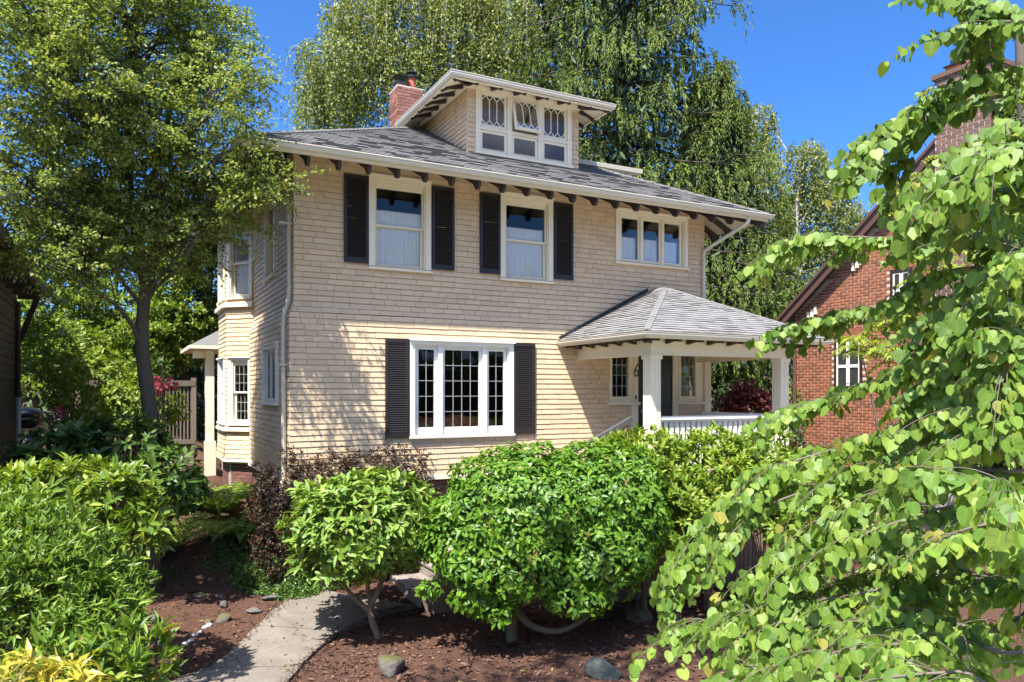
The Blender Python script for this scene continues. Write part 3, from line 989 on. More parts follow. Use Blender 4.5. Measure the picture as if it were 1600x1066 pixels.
# --- downspouts
mb = MB()
mb.tube(smooth_path([(-0.86, 0.05, HZ - 0.10), (-0.80, 0.06, HZ - 0.22), (-0.45, 0.10, HZ - 0.42), (-0.12, 0.13, HZ - 0.58), (-0.055, 0.135, HZ - 0.72), (-0.055, 0.135, 5.4), (-0.055, 0.135, 4.5), (-0.135, 0.135, 4.10), (-0.135, 0.135, 3.0), (-0.135, 0.135, 1.75), (-0.165, 0.12, 1.5), (-0.165, 0.11, 0.6), (-0.165, 0.10, 0.22)], 5), 0.038, 8)
for z in (5.6, 3.4, 1.3): mb.box(-0.21, -0.01, 0.09, 0.18, z, z + 0.03)
mb.build('downspout', M_GUTTER, house)
mb = MB()
mb.tube(smooth_path([(8.60, -0.88, HZ - 0.10), (8.60, -0.86, HZ - 0.20), (8.52, -0.70, HZ - 0.30), (8.24, -0.14, HZ - 0.62), (8.20, -0.06, HZ - 0.72), (8.20, -0.055, HZ - 0.9), (8.20, -0.055, 4.6), (8.20, -0.055, 4.3)], 5), 0.04, 8)
mb.build('downspout', M_GUTTER, house)

# --- front dormer
DX0, DX1, DY = 3.30, 5.74, 0.85
DZ0, DZ1 = 7.36, 8.52
DE = 8.66; DOV = 0.49; DP = 0.38
DF = FR((0, DY), (1, 0), (0, -1))
DL = FR((DX0, 0), (0, 1), (-1, 0))
DR = FR((DX1, 0), (0, 1), (1, 0))
yroof = lambda z: (z - HZ) / PITCH - OV
mb = MB()
for X in (DX0 + 0.06, DX1 - 0.06):
    mb.add([(X, DY + 0.02, DZ0), (X, yroof(8.78) + 0.1, 8.78), (X, DY + 0.02, 8.78)], [(0, 1, 2)], None, False)
wall_panel(mb, DF, DX0 + 0.03, DX1 - 0.03, DZ0 - 0.05, 8.74, [(3.60, 5.52, 7.56, 8.58)], -0.08, -0.004)
mb.add([(DX0, DY + 0.6, 7.4), (DX1, DY + 0.6, 7.4), (DX1, DY + 0.6, 8.75), (DX0, DY + 0.6, 8.75)], [(0, 1, 2, 3)], None, False)
dormer = mb.build('dormer', M_SHINGLE, house)
zero = lambda z: 0.0
shingles(DF, DZ0, 8.72, lambda z: (DX0 - 0.006, DX1 + 0.006), [(3.46, 5.57, 7.40, 8.68)], dormer, off=zero, course=0.092)
shingles(DL, DZ0, 8.72, lambda z: (DY, max(DY + 0.03, yroof(z) + 0.06)), [], dormer, off=lambda z: -0.055, course=0.092)
shingles(DR, DZ0, 8.72, lambda z: (DY, max(DY + 0.03, yroof(z) + 0.06)), [], dormer, off=lambda z: -0.055, course=0.092)
# window frame of six lights
ux = [3.465, 3.56, 4.13, 4.23, 4.80, 4.90, 5.47, 5.565]
mb = MB(DF)
for a, b in ((ux[0], ux[1]), (ux[2], ux[3]), (ux[4], ux[5]), (ux[6], ux[7])):
    mb.box(a, b, -0.06, 0.035, 7.47, 8.60)
mb.box(ux[0], ux[7], -0.06, 0.038, 8.60, 8.685)
for a, b in ((ux[1], ux[2]), (ux[3], ux[4]), (ux[5], ux[6])):
    mb.box(a, b, -0.06, 0.030, 7.90, 7.955)
mb.box(ux[0] - 0.02, ux[7] + 0.02, -0.06, 0.075, 7.425, 7.47)
mb.build('window_frame', M_TRIM, dormer)


def lattice_sash(fr, a, b, c, e, parent):
    """sash with elongated hexagon cames"""
    mb = MB(fr); s = 0.05
    mb.box(a, a + s, -0.035, 0.0, c, e); mb.box(b - s, b, -0.035, 0.0, c, e)
    mb.box(a + s, b - s, -0.035, -0.001, c, c + 0.055); mb.box(a + s, b - s, -0.035, -0.001, e - 0.045, e)
    mb.build('sash', M_TRIM, parent)
    A_, B_, C0, E0 = a + s, b - s, c + 0.055, e - 0.045
    q = MB(fr); q.box(A_, B_, -0.022, -0.018, C0, E0); q.build('pane', M_GLASS, parent)
    n = 3; w = (B_ - A_) / n; hh = 0.085
    P = fr.p
    def bar(u0, z0, u1, z1):
        q = MB(fr); q.bar(P(u0, -0.012, z0), P(u1, -0.012, z1), 0.014, 0.014, fr.n); q.build('muntin', M_WHITE, parent)
    for i in range(n):
        x0, x1 = A_ + w * i, A_ + w * (i + 1)
        xm = (x0 + x1) / 2
        if i: bar(x0, C0 + hh, x0, E0 - hh)
        bar(x0, C0 + hh, xm, C0); bar(xm, C0, x1, C0 + hh)
        bar(x0, E0 - hh, xm, E0); bar(xm, E0, x1, E0 - hh)


for k, (a, b) in enumerate(((ux[1], ux[2]), (ux[3], ux[4]), (ux[5], ux[6]))):
    sash(DF, a + 0.004, b - 0.004, 7.474, 7.896, 0.005, M_TRIM, dormer, 0.05, 0.06)
    if k == 1:
        # this light is propped open at the foot
        class TF(FR):
            def p(s, u, n, z):
                th = math.radians(13); zz = z - 8.595
                return FR.p(s, u, 0.02 + n * math.cos(th) - zz * math.sin(th), 8.595 + zz * math.cos(th) + n * math.sin(th))
        lattice_sash(TF((0, DY), (1, 0), (0, -1)), a + 0.004, b - 0.004, 7.958, 8.595, dormer)
    else:
        lattice_sash(DF, a + 0.004, b - 0.004, 7.958, 8.598, dormer)
# dormer roof
X0, X1, Y0, YB = DX0 - DOV, DX1 + DOV, DY - DOV, 4.3
dhw = (X1 - X0) / 2; dp = DP; dxm = (X0 + X1) / 2
mb = MB()
pA, pB, pC, pD = (X0, Y0, DE), (X1, Y0, DE), (X1, YB, DE), (X0, YB, DE)
pR, pS = (dxm, Y0 + dhw, DE + dhw * dp), (dxm, YB, DE + dhw * dp)
for poly in ((pA, pB, pR), (pB, pC, pS, pR), (pD, pA, pR, pS)):
    mb.add(list(poly), [tuple(range(len(poly)))], None, False)
droof = mb.build('dormer_roof', M_ROOF, house)
mb = MB()
zs_ = DE - 0.10; zi_ = zs_ + DOV * DP
mb.add([(X0, Y0, zs_), (X1, Y0, zs_), (DX1, DY, zi_), (DX0, DY, zi_)], [(3, 2, 1, 0)], None, False)
mb.add([(X0, 3.5, zs_), (X0, Y0, zs_), (DX0, DY, zi_), (DX0, 3.5, zi_)], [(3, 2, 1, 0)], None, False)
mb.add([(X1, Y0, zs_), (X1, 3.5, zs_), (DX1, 3.5, zi_), (DX1, DY, zi_)], [(3, 2, 1, 0)], None, False)
mb.build('soffit', M_TRIM, droof)
pth = [(X0 + 0.02, 3.36, DE), (X0 + 0.02, Y0 + 0.02, DE), (X1 - 0.02, Y0 + 0.02, DE), (X1 - 0.02, 3.36, DE)]
mb = MB(); mb.sweep(pth, [(-0.03, -0.002), (-0.03, -0.12), (0.0, -0.12), (0.0, -0.002)], False); mb.build('fascia', M_TRIM, droof)
mb = MB(); mb.sweep(pth, [(0.003, -0.008), (0.003, -0.09), (0.05, -0.095), (0.07, -0.05), (0.07, -0.015), (0.08, -0.012), (0.08, -0.002), (0.06, -0.002)], False); mb.build('gutter', M_GUTTER, droof)
mb = MB(); mb.sweep([(DX0 - 0.0, 3.2, 0), (DX0 - 0.0, DY - 0.0, 0), (DX1, DY, 0), (DX1, 3.2, 0)], [(0.0, 8.62), (0.03, 8.62), (0.03, 8.72), (0.0, 8.72)], False); mb.build('frieze', M_TRIM, droof)
bt = lambda n: 8.556 + (DOV - 0.03 - n) * DP
br = [(0.0, bt(0)), (DOV - 0.06, bt(DOV - 0.06)), (DOV - 0.05, bt(DOV - 0.05) - 0.045), (DOV - 0.10, bt(DOV - 0.1) - 0.075), (DOV - 0.16, bt(DOV - 0.16) - 0.05), (DOV - 0.22, bt(DOV - 0.22) - 0.045), (0.14, bt(0.14) - 0.07), (0.0, bt(0) - 0.09)]
br = [(n, z) for n, z in br]
for i in range(6):
    x = DX0 + 0.0 + i * (DX1 - DX0) / 5
    q = MB(FR((0, DY - 0.032), (1, 0), (0, -1))); q.prism(br, x - 0.022, x + 0.022); q.build('rafter_tail', M_DARK, droof)
for i in range(5):
    y = DY + 0.12 + i * 0.40
    if yroof(8.40) < y - 0.3: continue
    q = MB(FR((DX0 - 0.032, 0), (0, 1), (-1, 0))); q.prism(br, y - 0.022, y + 0.022); q.build('rafter_tail', M_DARK, droof)
    q = MB(FR((DX1 + 0.032, 0), (0, 1), (1, 0))); q.prism(br, y - 0.022, y + 0.022); q.build('rafter_tail', M_DARK, droof)
for (cx, cy, dx, dy) in ((DX0, DY, -1, -1), (DX1, DY, 1, -1)):
    q = MB(FR((cx + dx * 0.032, cy + dy * 0.032), (-dy, dx), (dx, dy))); q.prism([(n * 1.35, z) for n, z in br], -0.022, 0.022); q.build('rafter_tail', M_DARK, droof)

# --- side dormer on the right slope, its front eave shows past the front dormer
SE = 7.92; SX1 = 7.82; SY0, SY1 = 1.6, 5.6
mb = MB(); mb.box(5.2, SX1 - 0.5, SY0 + 0.45, SY1 - 0.45, 6.9, SE - 0.06)
sd = mb.build('side_dormer', M_SHINGLE, house)
mb = MB()
sxm = 4.2; shw = (SY1 - SY0) / 2
q = [(SX1, SY0, SE), (SX1, SY1, SE), (sxm, SY1, SE), (sxm, SY0, SE)]
rg = [(SX1 - shw, SY0 + shw, SE + 0.3 * shw), (sxm, SY0 + shw, SE + 0.3 * shw)]
for poly in ((q[0], q[1], rg[0]), (q[1], q[2], rg[1], rg[0]), (q[3], q[0], rg[0], rg[1])):
    mb.add(list(poly), [tuple(range(len(poly)))], None, False)
mb.build('roof', M_ROOF, sd)
mb = MB(); mb.add([(q_[0], q_[1], SE - 0.09) for q_ in q], [(0, 1, 2, 3)], None, False); mb.build('soffit', M_TRIM, sd)
pth = [(sxm, SY0 + 0.02, SE), (SX1 - 0.02, SY0 + 0.02, SE), (SX1 - 0.02, SY1 - 0.02, SE), (sxm, SY1 - 0.02, SE)]
mb = MB(); mb.sweep(pth, [(-0.03, -0.002), (-0.03, -0.11), (0.07, -0.09), (0.08, -0.012), (0.08, -0.002)], False); mb.build('gutter', M_GUTTER, sd)
for i in range(6):
    x = SX1 - 0.25 - i * 0.42
    qb = MB(FR((0, SY0 + 0.5), (1, 0), (0, -1))); qb.prism([(n, z - bt(DOV - 0.03) - 0.02 + SE - 0.095 - (DOV - n) * DP * 0.9) for n, z in br], x - 0.022, x + 0.022); qb.build('rafter_tail', M_DARK, sd)


# --- brick pieces
def brick_wall(fr, u0, u1, z0, z1, part, mat, single=None, L=0.21, Hh=0.068, gap=0.011, proud=0.010, base=0.0, keep=None, name='bricks'):
    mb = MB(fr); sing = []
    r = 0; z = z0
    while z + Hh * 0.6 < z1:
        u = u0 - (L + gap) / 2 * (r % 2)
        while u < u1:
            a, b = max(u, u0), min(u + L, u1)
            if b - a > 0.03 and (keep is None or keep(a, b, z)):
                pr = proud + random.uniform(-0.003, 0.003)
                if single is not None and single(a, b, z): sing.append((a, b, z, pr))
                else: mb.box(a, b, base - 0.01, base + pr, z, z + Hh)
            u += L + gap
        z += Hh + gap; r += 1
    if mb.v: mb.build(name, mat, part, 'stuff')
    if sing:
        me = bpy.data.meshes.new('brick')
        me.from_pydata([(0, 0, 0), (1, 0, 0), (1, 1, 0), (0, 1, 0), (0, 0, 1), (1, 0, 1), (1, 1, 1), (0, 1, 1)], [], MB.BF)
        me.materials.append(mat); me.update()
        rot = Matrix(((*fr.u[:2], 0), (*fr.n[:2], 0), (0, 0, 1))).transposed().to_4x4()
        for a, b, z, pr in sing:
            ob = bpy.data.objects.new('brick', me); link(ob, part)
            ob.matrix_basis = Matrix.Translation(Vector(fr.p(a, base - 0.01, z))) @ rot @ Matrix.Diagonal((b - a, pr + 0.01, Hh, 1))


# chimney
CHX, CHY, CW, CD = 3.55, 5.45, 0.64, 0.60
mb = MB(); mb.box(CHX + 0.006, CHX + CW - 0.006, CHY + 0.006, CHY + CD - 0.006, 8.2, 10.36)
chim = mb.build('chimney', M_MORTAR, house)
allb = lambda a, b, z: True
for fr, ln, odd in ((FR((CHX, CHY), (1, 0), (0, -1)), CW, 0), (FR((CHX, CHY), (0, 1), (-1, 0)), CD, 1), (FR((CHX + CW, CHY), (0, 1), (1, 0)), CD, 1)):
    brick_wall(fr, 0.003 * odd, ln - 0.003 * odd, 8.5, 10.36, chim, M_BRICK_CH, single=allb if fr.n[0] <= 0 else None, proud=0.010, Hh=0.062, gap=0.017)
mb = MB(); mb.box(CHX - 0.012, CHX + CW + 0.012, CHY - 0.012, CHY + CD + 0.012, 10.365, 10.40); mb.build('cap', M_MORTAR, chim)
mb = MB(); mb.box(CHX + 0.04, CHX + 0.28, CHY + 0.16, CHY + 0.42, 10.401, 10.53); mb.build('flue', M_BRICK_CH, chim)
mb = MB(); mb.box(CHX + 0.02, CHX + 0.30, CHY + 0.14, CHY + 0.44, 10.531, 10.56)
for sx in (0.05, 0.25): 
    for sy in (0.18, 0.40): mb.box(CHX + sx, CHX + sx + 0.012, CHY + sy, CHY + sy + 0.012, 10.56, 10.70)
mb.add([(CHX - 0.02, CHY + 0.1, 10.70), (CHX + 0.34, CHY + 0.1, 10.70), (CHX + 0.34, CHY + 0.48, 10.70), (CHX - 0.02, CHY + 0.48, 10.70), (CHX + 0.16, CHY + 0.29, 10.78)],
       [(0, 1, 4), (1, 2, 4), (2, 3, 4), (3, 0, 4), (3, 2, 1, 0)], None, False)
mb.build('flue_cap', M_IRON, chim)
mb = MB(); mb.prism  # clay pot
mb.tube([(CHX + 0.46, CHY + 0.29, 10.40), (CHX + 0.46, CHY + 0.29, 10.74)], [0.115, 0.105], 8); mb.build('clay_flue', M_CLAY, chim)
mb = MB(); mb.tube([(CHX + 0.46, CHY + 0.29, 10.741), (CHX + 0.46, CHY + 0.29, 10.77)], [0.15, 0.15], 12)
mb.tube([(CHX + 0.46, CHY + 0.29, 10.771), (CHX + 0.46, CHY + 0.29, 10.86), (CHX + 0.46, CHY + 0.29, 10.861), (CHX + 0.46, CHY + 0.29, 10.90)], [0.07, 0.07, 0.14, 0.10], 12)
mb.build('flue_cap', M_IRON, chim)

# foundation
mb = MB()
mb.box(0.02, WX - 0.02, 0.03, 0.25, -0.5, 1.53); mb.box(0.02, 0.25, 0.251, WY, -0.2, 1.53)
mb.box(WX - 0.25, WX - 0.02, 0.251, WY, -0.3, 1.53)
fnd = mb.build('foundation', M_MORTAR, house)
brick_wall(FR((0, 0.03), (1, 0), (0, -1)), 0.012, WX, -0.35, 1.53, fnd, M_BRICK_FD, single=lambda a, b, z: 1.45 < a < 2.05 and 0.1 < z < 0.9)
brick_wall(FR((0.02, 0.03), (0, 1), (-1, 0)), 0.0, 3.95, 0.0, 1.53, fnd, M_BRICK_FD)
bf = MB()
for fr, ln in zip(BAY[:2], BLEN[:2]): wall_panel(bf, fr, 0.0, ln, 0.2, 1.583, [], -0.2, -0.075)
bf = bf.build('bay_foundation', M_MORTAR, house)
for fr, ln in zip(BAY[:2], BLEN[:2]): brick_wall(fr, 0.03, ln - 0.03, 0.3, 1.57, bf, M_BRICK_FD, single=allb, base=-0.075)

# --- porch
PX0, PX1, PY0 = 4.70, 8.76, -2.67
PZ = 3.92; FZ = 1.70
pA, pB = (PX0, PY0, PZ), (PX1, PY0, PZ)
phw = (PX1 - PX0) / 2; pxm = (PX0 + PX1) / 2
pR, pS = (pxm, PY0 + phw, PZ + phw * PITCH), (pxm, 0.0, PZ + phw * PITCH)
pW0, pW1 = (PX0, -0.0, PZ), (PX1, 0.6, PZ)
pS1 = (pxm, 0.6, PZ + phw * PITCH)
mb = MB()
mb.add([pA, pB, pR], [(0, 1, 2)], None, False); mb.add([pW0, pA, pR, pS], [(0, 1, 2, 3)], None, False); mb.add([pB, (PX1, 0, PZ), pS, pR], [(0, 1, 2, 3)], None, False)
proof = mb.build('porch_roof', M_ROOFBASE, house)
pcnt = [0]


def psing(a, b, h):
    pcnt[0] += 1
    return pcnt[0] <= 290


roof_slope(proof, pA, pB, (0, 1), PITCH, lambda h: (h, PX1 - PX0 - h), phw - 0.05, expo=0.105, tabs=(0.12, 0.30), single=psing)
roof_slope(proof, pW0, pA, (1, 0), PITCH, lambda h: (0.085, -PY0 - h if h > 0 else -PY0), phw - 0.04, expo=0.105, tabs=(0.12, 0.30))
roof_slope(proof, pB, (PX1, 0, PZ), (-1, 0), PITCH, lambda h: (h, -PY0 - 0.1), phw - 0.04, expo=0.14)
mb = MB()
caps(mb, pA, pR, (0.7, 0, 0), (0, 0.7, 0), 0.11, 0.11); caps(mb, pB, pR, (-0.7, 0, 0), (0, 0.7, 0), 0.11, 0.11); caps(mb, pR, (pxm, -0.1, PZ + phw * PITCH), (1, 0, -PITCH), (-1, 0, -PITCH), 0.12, 0.11)
mb.build('hip_caps', M_ROOF, proof, 'stuff')
q = MB()
q.bar((PX0 + 0.02, -0.10, PZ + 0.05), (pxm, -0.10, PZ + phw * PITCH + 0.05), 0.04, 0.06)
q.build('flashing', M_IRON, proof)
pth = [(PX0 + 0.02, -0.085, PZ), (PX0 + 0.02, PY0 + 0.02, PZ), (PX1 - 0.02, PY0 + 0.02, PZ), (PX1 - 0.02, -0.085, PZ)]
mb = MB(); mb.sweep(pth, [(-0.03, -0.002), (-0.03, -0.10), (0.0, -0.10), (0.0, -0.002)], False); mb.build('fascia', M_TRIM, proof)
mb = MB(); mb.sweep(pth, [(0.003, -0.006), (0.003, -0.075), (0.04, -0.08), (0.058, -0.04), (0.058, -0.012), (0.066, -0.01), (0.066, -0.002), (0.05, -0.002)], False); mb.build('gutter', M_GUTTER, proof)
mb = MB()
mb.add([(PX0 + 0.03, PY0 + 0.03, PZ - 0.06), (PX1 - 0.03, PY0 + 0.03, PZ - 0.06), (PX1 - 0.03, -0.09, PZ - 0.06), (PX0 + 0.03, -0.09, PZ - 0.06)], [(3, 2, 1, 0)], None, False)
mb.build('ceiling', M_TRIM, proof)
BMZ0, BMZ1 = 3.62, 3.858
bx0, bx1, by0 = 5.10, 8.19, -2.27
mb = MB()
mb.box(bx0 + 0.02, bx1 - 0.02, by0 + 0.02, by0 + 0.18, BMZ0, BMZ1); mb.box(bx0 + 0.021, bx0 + 0.18, by0 + 0.181, -0.082, BMZ0, BMZ1); mb.box(bx1 - 0.18, bx1 - 0.021, by0 + 0.181, -0.082, BMZ0, BMZ1)
mb.box(bx0 - 0.0, bx1 + 0.0, by0 + 0.0, by0 + 0.2, BMZ0 - 0.03, BMZ0 - 0.001); mb.box(bx0, bx0 + 0.2, by0 + 0.201, -0.082, BMZ0 - 0.03, BMZ0 - 0.001); mb.box(bx1 - 0.2, bx1, by0 + 0.201, -0.082, BMZ0 - 0.03, BMZ0 - 0.001)
mb.build('porch_beam', M_TRIM, house)
tail = [(0.0, PZ - 0.062), (0.36, PZ - 0.062), (0.365, PZ - 0.10), (0.33, PZ - 0.135), (0.27, PZ - 0.13), (0.2, PZ - 0.115), (0.0, PZ - 0.15)]
for i in range(9):
    x = 4.98 + i * 0.44
    q = MB(FR((0, by0), (1, 0), (0, -1))); q.prism(tail, x - 0.03, x + 0.03); q.build('rafter_tail', M_DARK, proof)
for i in range(6):
    y = -2.28 + i * 0.41
    q = MB(FR((bx0, 0), (0, 1), (-1, 0))); q.prism(tail, y - 0.03, y + 0.03); q.build('rafter_tail', M_DARK, proof)
    q = MB(FR((bx1 + 0.14, 0), (0, 1), (1, 0))); q.prism(tail, y - 0.03, y + 0.03); q.build('rafter_tail', M_DARK, proof)
for (px_, py_) in ((bx0, by0), (bx1 - 0.21, by0)):
    mb = MB(); mb.box(px_ + 0.005, px_ + 0.205, py_ + 0.005, py_ + 0.205, FZ, BMZ0 - 0.031)
    for sx in (0.045, 0.105, 0.165): mb.box(px_ + sx - 0.012, px_ + sx + 0.012, py_ - 0.002, py_ + 0.006, FZ + 0.2, BMZ0 - 0.1)
    mb.box(px_ - 0.02, px_ + 0.23, py_ - 0.02, py_ + 0.23, FZ, FZ + 0.16); mb.box(px_ - 0.015, px_ + 0.225, py_ - 0.015, py_ + 0.225, BMZ0 - 0.10, BMZ0 - 0.032)
    mb.build('porch_post', M_TRIM, house)
mb = MB(); mb.box(8.145, 8.30, -0.16, -0.082, FZ, 3.60); mb.build('pilaster', M_TRIM, house)
mb = MB(); mb.box(5.0, 8.3, -2.35, -0.082, FZ - 0.09, FZ); mb.build('porch_floor', M_DECK, house)
# railings
for nm, fr, a, b in (('front', FR((0, by0 + 0.10), (1, 0), (0, -1)), bx0 + 0.21, bx1 - 0.21), ('side', FR((bx1 - 0.10, 0), (0, 1), (1, 0)), by0 + 0.21, -0.17)):
    mb = MB(fr); mb.prism([(-0.065, 2.54), (0.065, 2.54), (0.06, 2.58), (0.0, 2.60), (-0.06, 2.58)], a, b)
    mb.box(a, b, -0.035, 0.035, 2.50, 2.539); mb.box(a, b, -0.035, 0.035, FZ + 0.08, FZ + 0.14)
    rail = mb.build('railing', M_WHITE, house)
    n = int((b - a) / 0.115)
    for i in range(n):
        u = a + (b - a) * (i + 0.5) / n
        q = MB(fr); q.box(u - 0.032, u + 0.032, -0.016, 0.016, FZ + 0.14, 2.50); q.build('baluster', M_WHITE, rail)
# entrance: sidelights, door, casing
mb = MB(FRONT)
mb.box(5.83, 8.14, 0.0, 0.115, 3.77, 3.86)
for a, b in ((5.83, 5.89), (6.28, 6.35), (6.40, 6.50), (7.37, 7.47), (7.50, 7.56), (7.94, 8.14)):
    mb.box(a, b, 0.0, 0.105, 2.80 if (b < 6.36 or a > 7.48) else FZ, 3.769)
for a, b in ((5.89, 6.28), (7.56, 7.94)):
    mb.box(a, b, 0.0, 0.10, 3.715, 3.769); mb.box(a, b, 0.0, 0.10, 2.80, 2.905)
mb.box(6.35, 6.40, 0.0, 0.09, FZ, 3.769); mb.box(7.47, 7.50, 0.0, 0.09, FZ, 3.769)
mb.box(5.80, 6.52, 0.0, 0.15, 2.745, 2.799); mb.box(7.46, 8.143, 0.0, 0.15, 2.745, 2.799)
mb.box(5.83, 6.40, -0.03, 0.075, FZ, 2.744); mb.box(7.47, 8.14, -0.03, 0.075, FZ, 2.744)
ent = mb.build('entrance_surround', M_TRIM, house)
for a, b in ((5.84, 6.39), (7.50, 8.13)):
    sh_ = FRONT
    mbx = MB(FRONT)
    shingles(FRONT, FZ, 2.74, lambda z, a=a, b=b: (a, b), [], ent, off=lambda z: 0.078)
for a, b in ((5.89, 6.28), (7.56, 7.94)):
    q = MB(FRONT); q.box(a, b, 0.05, 0.054, 2.905, 3.715); q.build('sidelight_pane', M_GLASS, ent)
    for i in (1, 2):
        x = a + (b - a) * i / 3
        q = MB(FRONT); q.box(x - 0.006, x + 0.006, 0.046, 0.062, 2.905, 3.715); q.build('muntin', M_MUNTIN, ent)
    for i in (1, 2, 3):
        z = 2.905 + 0.81 * i / 4
        q = MB(FRONT); q.box(a, b, 0.045, 0.060, z - 0.006, z + 0.006); q.build('muntin', M_MUNTIN, ent)
mb = MB(FRONT); mb.box(6.50, 7.37, 0.02, 0.065, FZ + 0.02, 3.769)
for z0, z1 in ((FZ + 0.2, 2.5), (2.62, 3.6)):
    for a, b in ((6.60, 6.90), (6.97, 7.27)):
        mb.box(a, b, 0.065, 0.075, z0, z1)
door = mb.build('door', M_DOOR, house)
mb = MB(FRONT); mb.tube([FRONT.p(6.58, 0.07, 2.62), FRONT.p(6.58, 0.11, 2.62), FRONT.p(6.58, 0.12, 2.62), FRONT.p(6.58, 0.14, 2.62)], [0.015, 0.015, 0.032, 0.02], 10); mb.build('handle', M_METAL, door)
mb = MB(FRONT); mb.box(6.425, 6.455, 0.105, 0.115, 2.86, 2.93); mb.build('doorbell', M_IRON, ent)
mb = MB(FRONT)
six = [(0.045, 0.22), (0.015, 0.19), (-0.02, 0.13), (-0.045, 0.06), (-0.03, 0.012), (0.015, 0.0), (0.05, 0.03), (0.05, 0.08), (0.015, 0.11), (-0.03, 0.085)]
mb.tube(smooth_path([FRONT.p(6.44 + u, 0.118, 3.30 + z) for u, z in six], 4), 0.011, 6); mb.build('house_number', M_IRON, ent)
lampm, nt, b_ = nodes('opal_glass'); b_.inputs['Base Color'].default_value = (0.8, 0.78, 0.72, 1); b_.inputs['Roughness'].default_value = 0.25
mb = MB(); pl = (6.62, -1.15)
mb.tube([(pl[0], pl[1], 3.855), (pl[0], pl[1], 3.84), (pl[0], pl[1], 3.78), (pl[0], pl[1], 3.72), (pl[0], pl[1], 3.69), (pl[0], pl[1], 3.685)], [0.17, 0.17, 0.16, 0.12, 0.05, 0.01], 16)
lamp = mb.build('porch_light', lampm, house, smooth=True)
mb = MB(); mb.tube([(pl[0], pl[1], 3.69), (pl[0], pl[1], 3.665), (pl[0], pl[1], 3.65)], [0.015, 0.018, 0.004], 8); mb.build('finial', M_IRON, lamp)
# porch gutter outlet
mb = MB(); mb.tube(smooth_path([(8.70, -1.6, PZ - 0.05), (8.68, -1.65, PZ - 0.2), (8.45, -2.0, PZ - 0.36), (8.24, -2.17, PZ - 0.40), (8.23, -2.17, PZ - 0.7), (8.23, -2.17, 2.6), (8.23, -2.17, 0.1)], 5), 0.035, 8); mb.build('downspout', M_TRIM, house)
# skirt boards below the porch
skirt = MB(); skirt.box(4.4, 8.25, -2.25, -2.20, 1.3, FZ - 0.091)
skirt = skirt.build('porch_skirt', M_SKIRT, house)
x = 3.6
while x < 8.3:
    zt = FZ - 0.1 if x > 4.4 else FZ - 0.1 - (4.4 - x) * 0.55
    q = MB(); q.box(x, x + 0.085, -2.31, -2.285, gz(x, -2.3) + 0.02, zt); q.build('slat', M_SKIRT, skirt)
    x += 0.099

# --- side porch behind the bay
mb = MB()
sp = [(-1.45, 6.3, 4.05), (-1.45, 8.4, 4.05), (0.0, 8.4, 4.05), (0.0, 6.3, 4.05)]
mb.add([(-1.02, 5.85, 4.02), (0.0, 5.85, 4.02), (-0.3, 6.9, 4.45), (-0.3, 8.6, 4.45), (-1.02, 8.6, 4.02), (0.0, 8.6, 4.45), (0.0, 6.9, 4.45)], [(0, 1, 6, 2), (4, 0, 2, 3), (2, 6, 5, 3)], None, False)
M_ROOF_SHADE = surf('tree_shaded_asphalt', [(0.09, 0.088, 0.085), (0.14, 0.135, 0.13)], 40.0, 0.9, 0.5, 300, 0.2, dist=0.003)  # same asphalt made darker, tree shade put into the colour
sproof = mb.build('side_porch_roof', M_ROOF_SHADE, house)
mb = MB(); mb.box(-1.04, -0.0, 5.83, 5.87, 3.94, 4.015); mb.box(-1.04, -1.0, 5.871, 8.6, 3.94, 4.015); mb.add([(-1.0, 5.87, 3.95), (0, 5.87, 3.95), (0, 8.6, 3.95), (-1.0, 8.6, 3.95)], [(3, 2, 1, 0)], None, False); mb.build('fascia', M_TRIM, sproof)
mb = MB(); mb.box(-0.70, -0.52, 6.05, 6.23, 1.9, 3.90); mb.box(-0.73, -0.49, 6.0, 6.26, 1.10, 1.899); mb.box(-0.95, -0.701, 6.08, 6.20, 3.74, 3.9)
mb.build('side_porch_post', M_TRIM, house)

# ------------------------------------------------------------------ front steps
steps = thing('porch_steps', 'weathered wooden plank steps climbing from the path to the porch', 'steps', (1.5, -1.0, -0.1))
nst = 9; z0s = -0.13; rise = (FZ - z0s) / (nst + 0.0)
for i in range(nst):
    x0 = 1.45 + i * 0.335 + (0.12 if i else 0); zt = z0s + rise * (i + 1)
    last = i == nst - 1
    x1 = 5.02 if last else x0 + 0.335 + (0.13 if i == 0 else 0.02)
    w = 0.115; x = x0 - 0.02; 
    while x < x1 - 0.02:
        q = MB(); q.box(x, min(x + w - 0.006, x1), -1.62 - (0.03 if i == 0 else 0), -0.36, zt - 0.035, zt); q.build('plank', M_DECK, steps); x += w
    q = MB(); q.box(x0, x0 + 0.025, -1.60, -0.38, max(zt - rise - 0.0, -0.2), zt - 0.036); q.build('riser', M_DECK, steps)
mb = MB(); 
mb.add([(1.55, -1.63, -0.25), (5.0, -1.63, -0.25), (5.0, -1.63, FZ - 0.04), (1.45, -1.63, z0s + rise - 0.04), (1.55, -1.67, -0.25), (5.0, -1.67, -0.25), (5.0, -1.67, FZ - 0.04), (1.45, -1.67, z0s + rise - 0.04)], MB.BF, None, False)
mb.build('stringer', M_SKIRT, steps)
for x in (2.05,):
    zb = z0s + (x - 1.45) / 3.1 * (FZ - z0s)
    q = MB(); q.box(x - 0.035, x + 0.035, -1.76, -1.69, -0.3, zb + 0.92); q.build('post', M_IRON, steps)
q = MB(); q.bar((2.0, -1.725, 0.24 + 0.90), (5.12, -1.725, 1.70 + 0.86), 0.09, 0.05); q.build('handrail', M_GREYRAIL, steps)
q = MB(); q.bar((2.05, -1.725, 0.24 + 0.78), (5.08, -1.725, 1.70 + 0.72), 0.04, 0.04); q.build('lower_rail', M_GREYRAIL, steps)

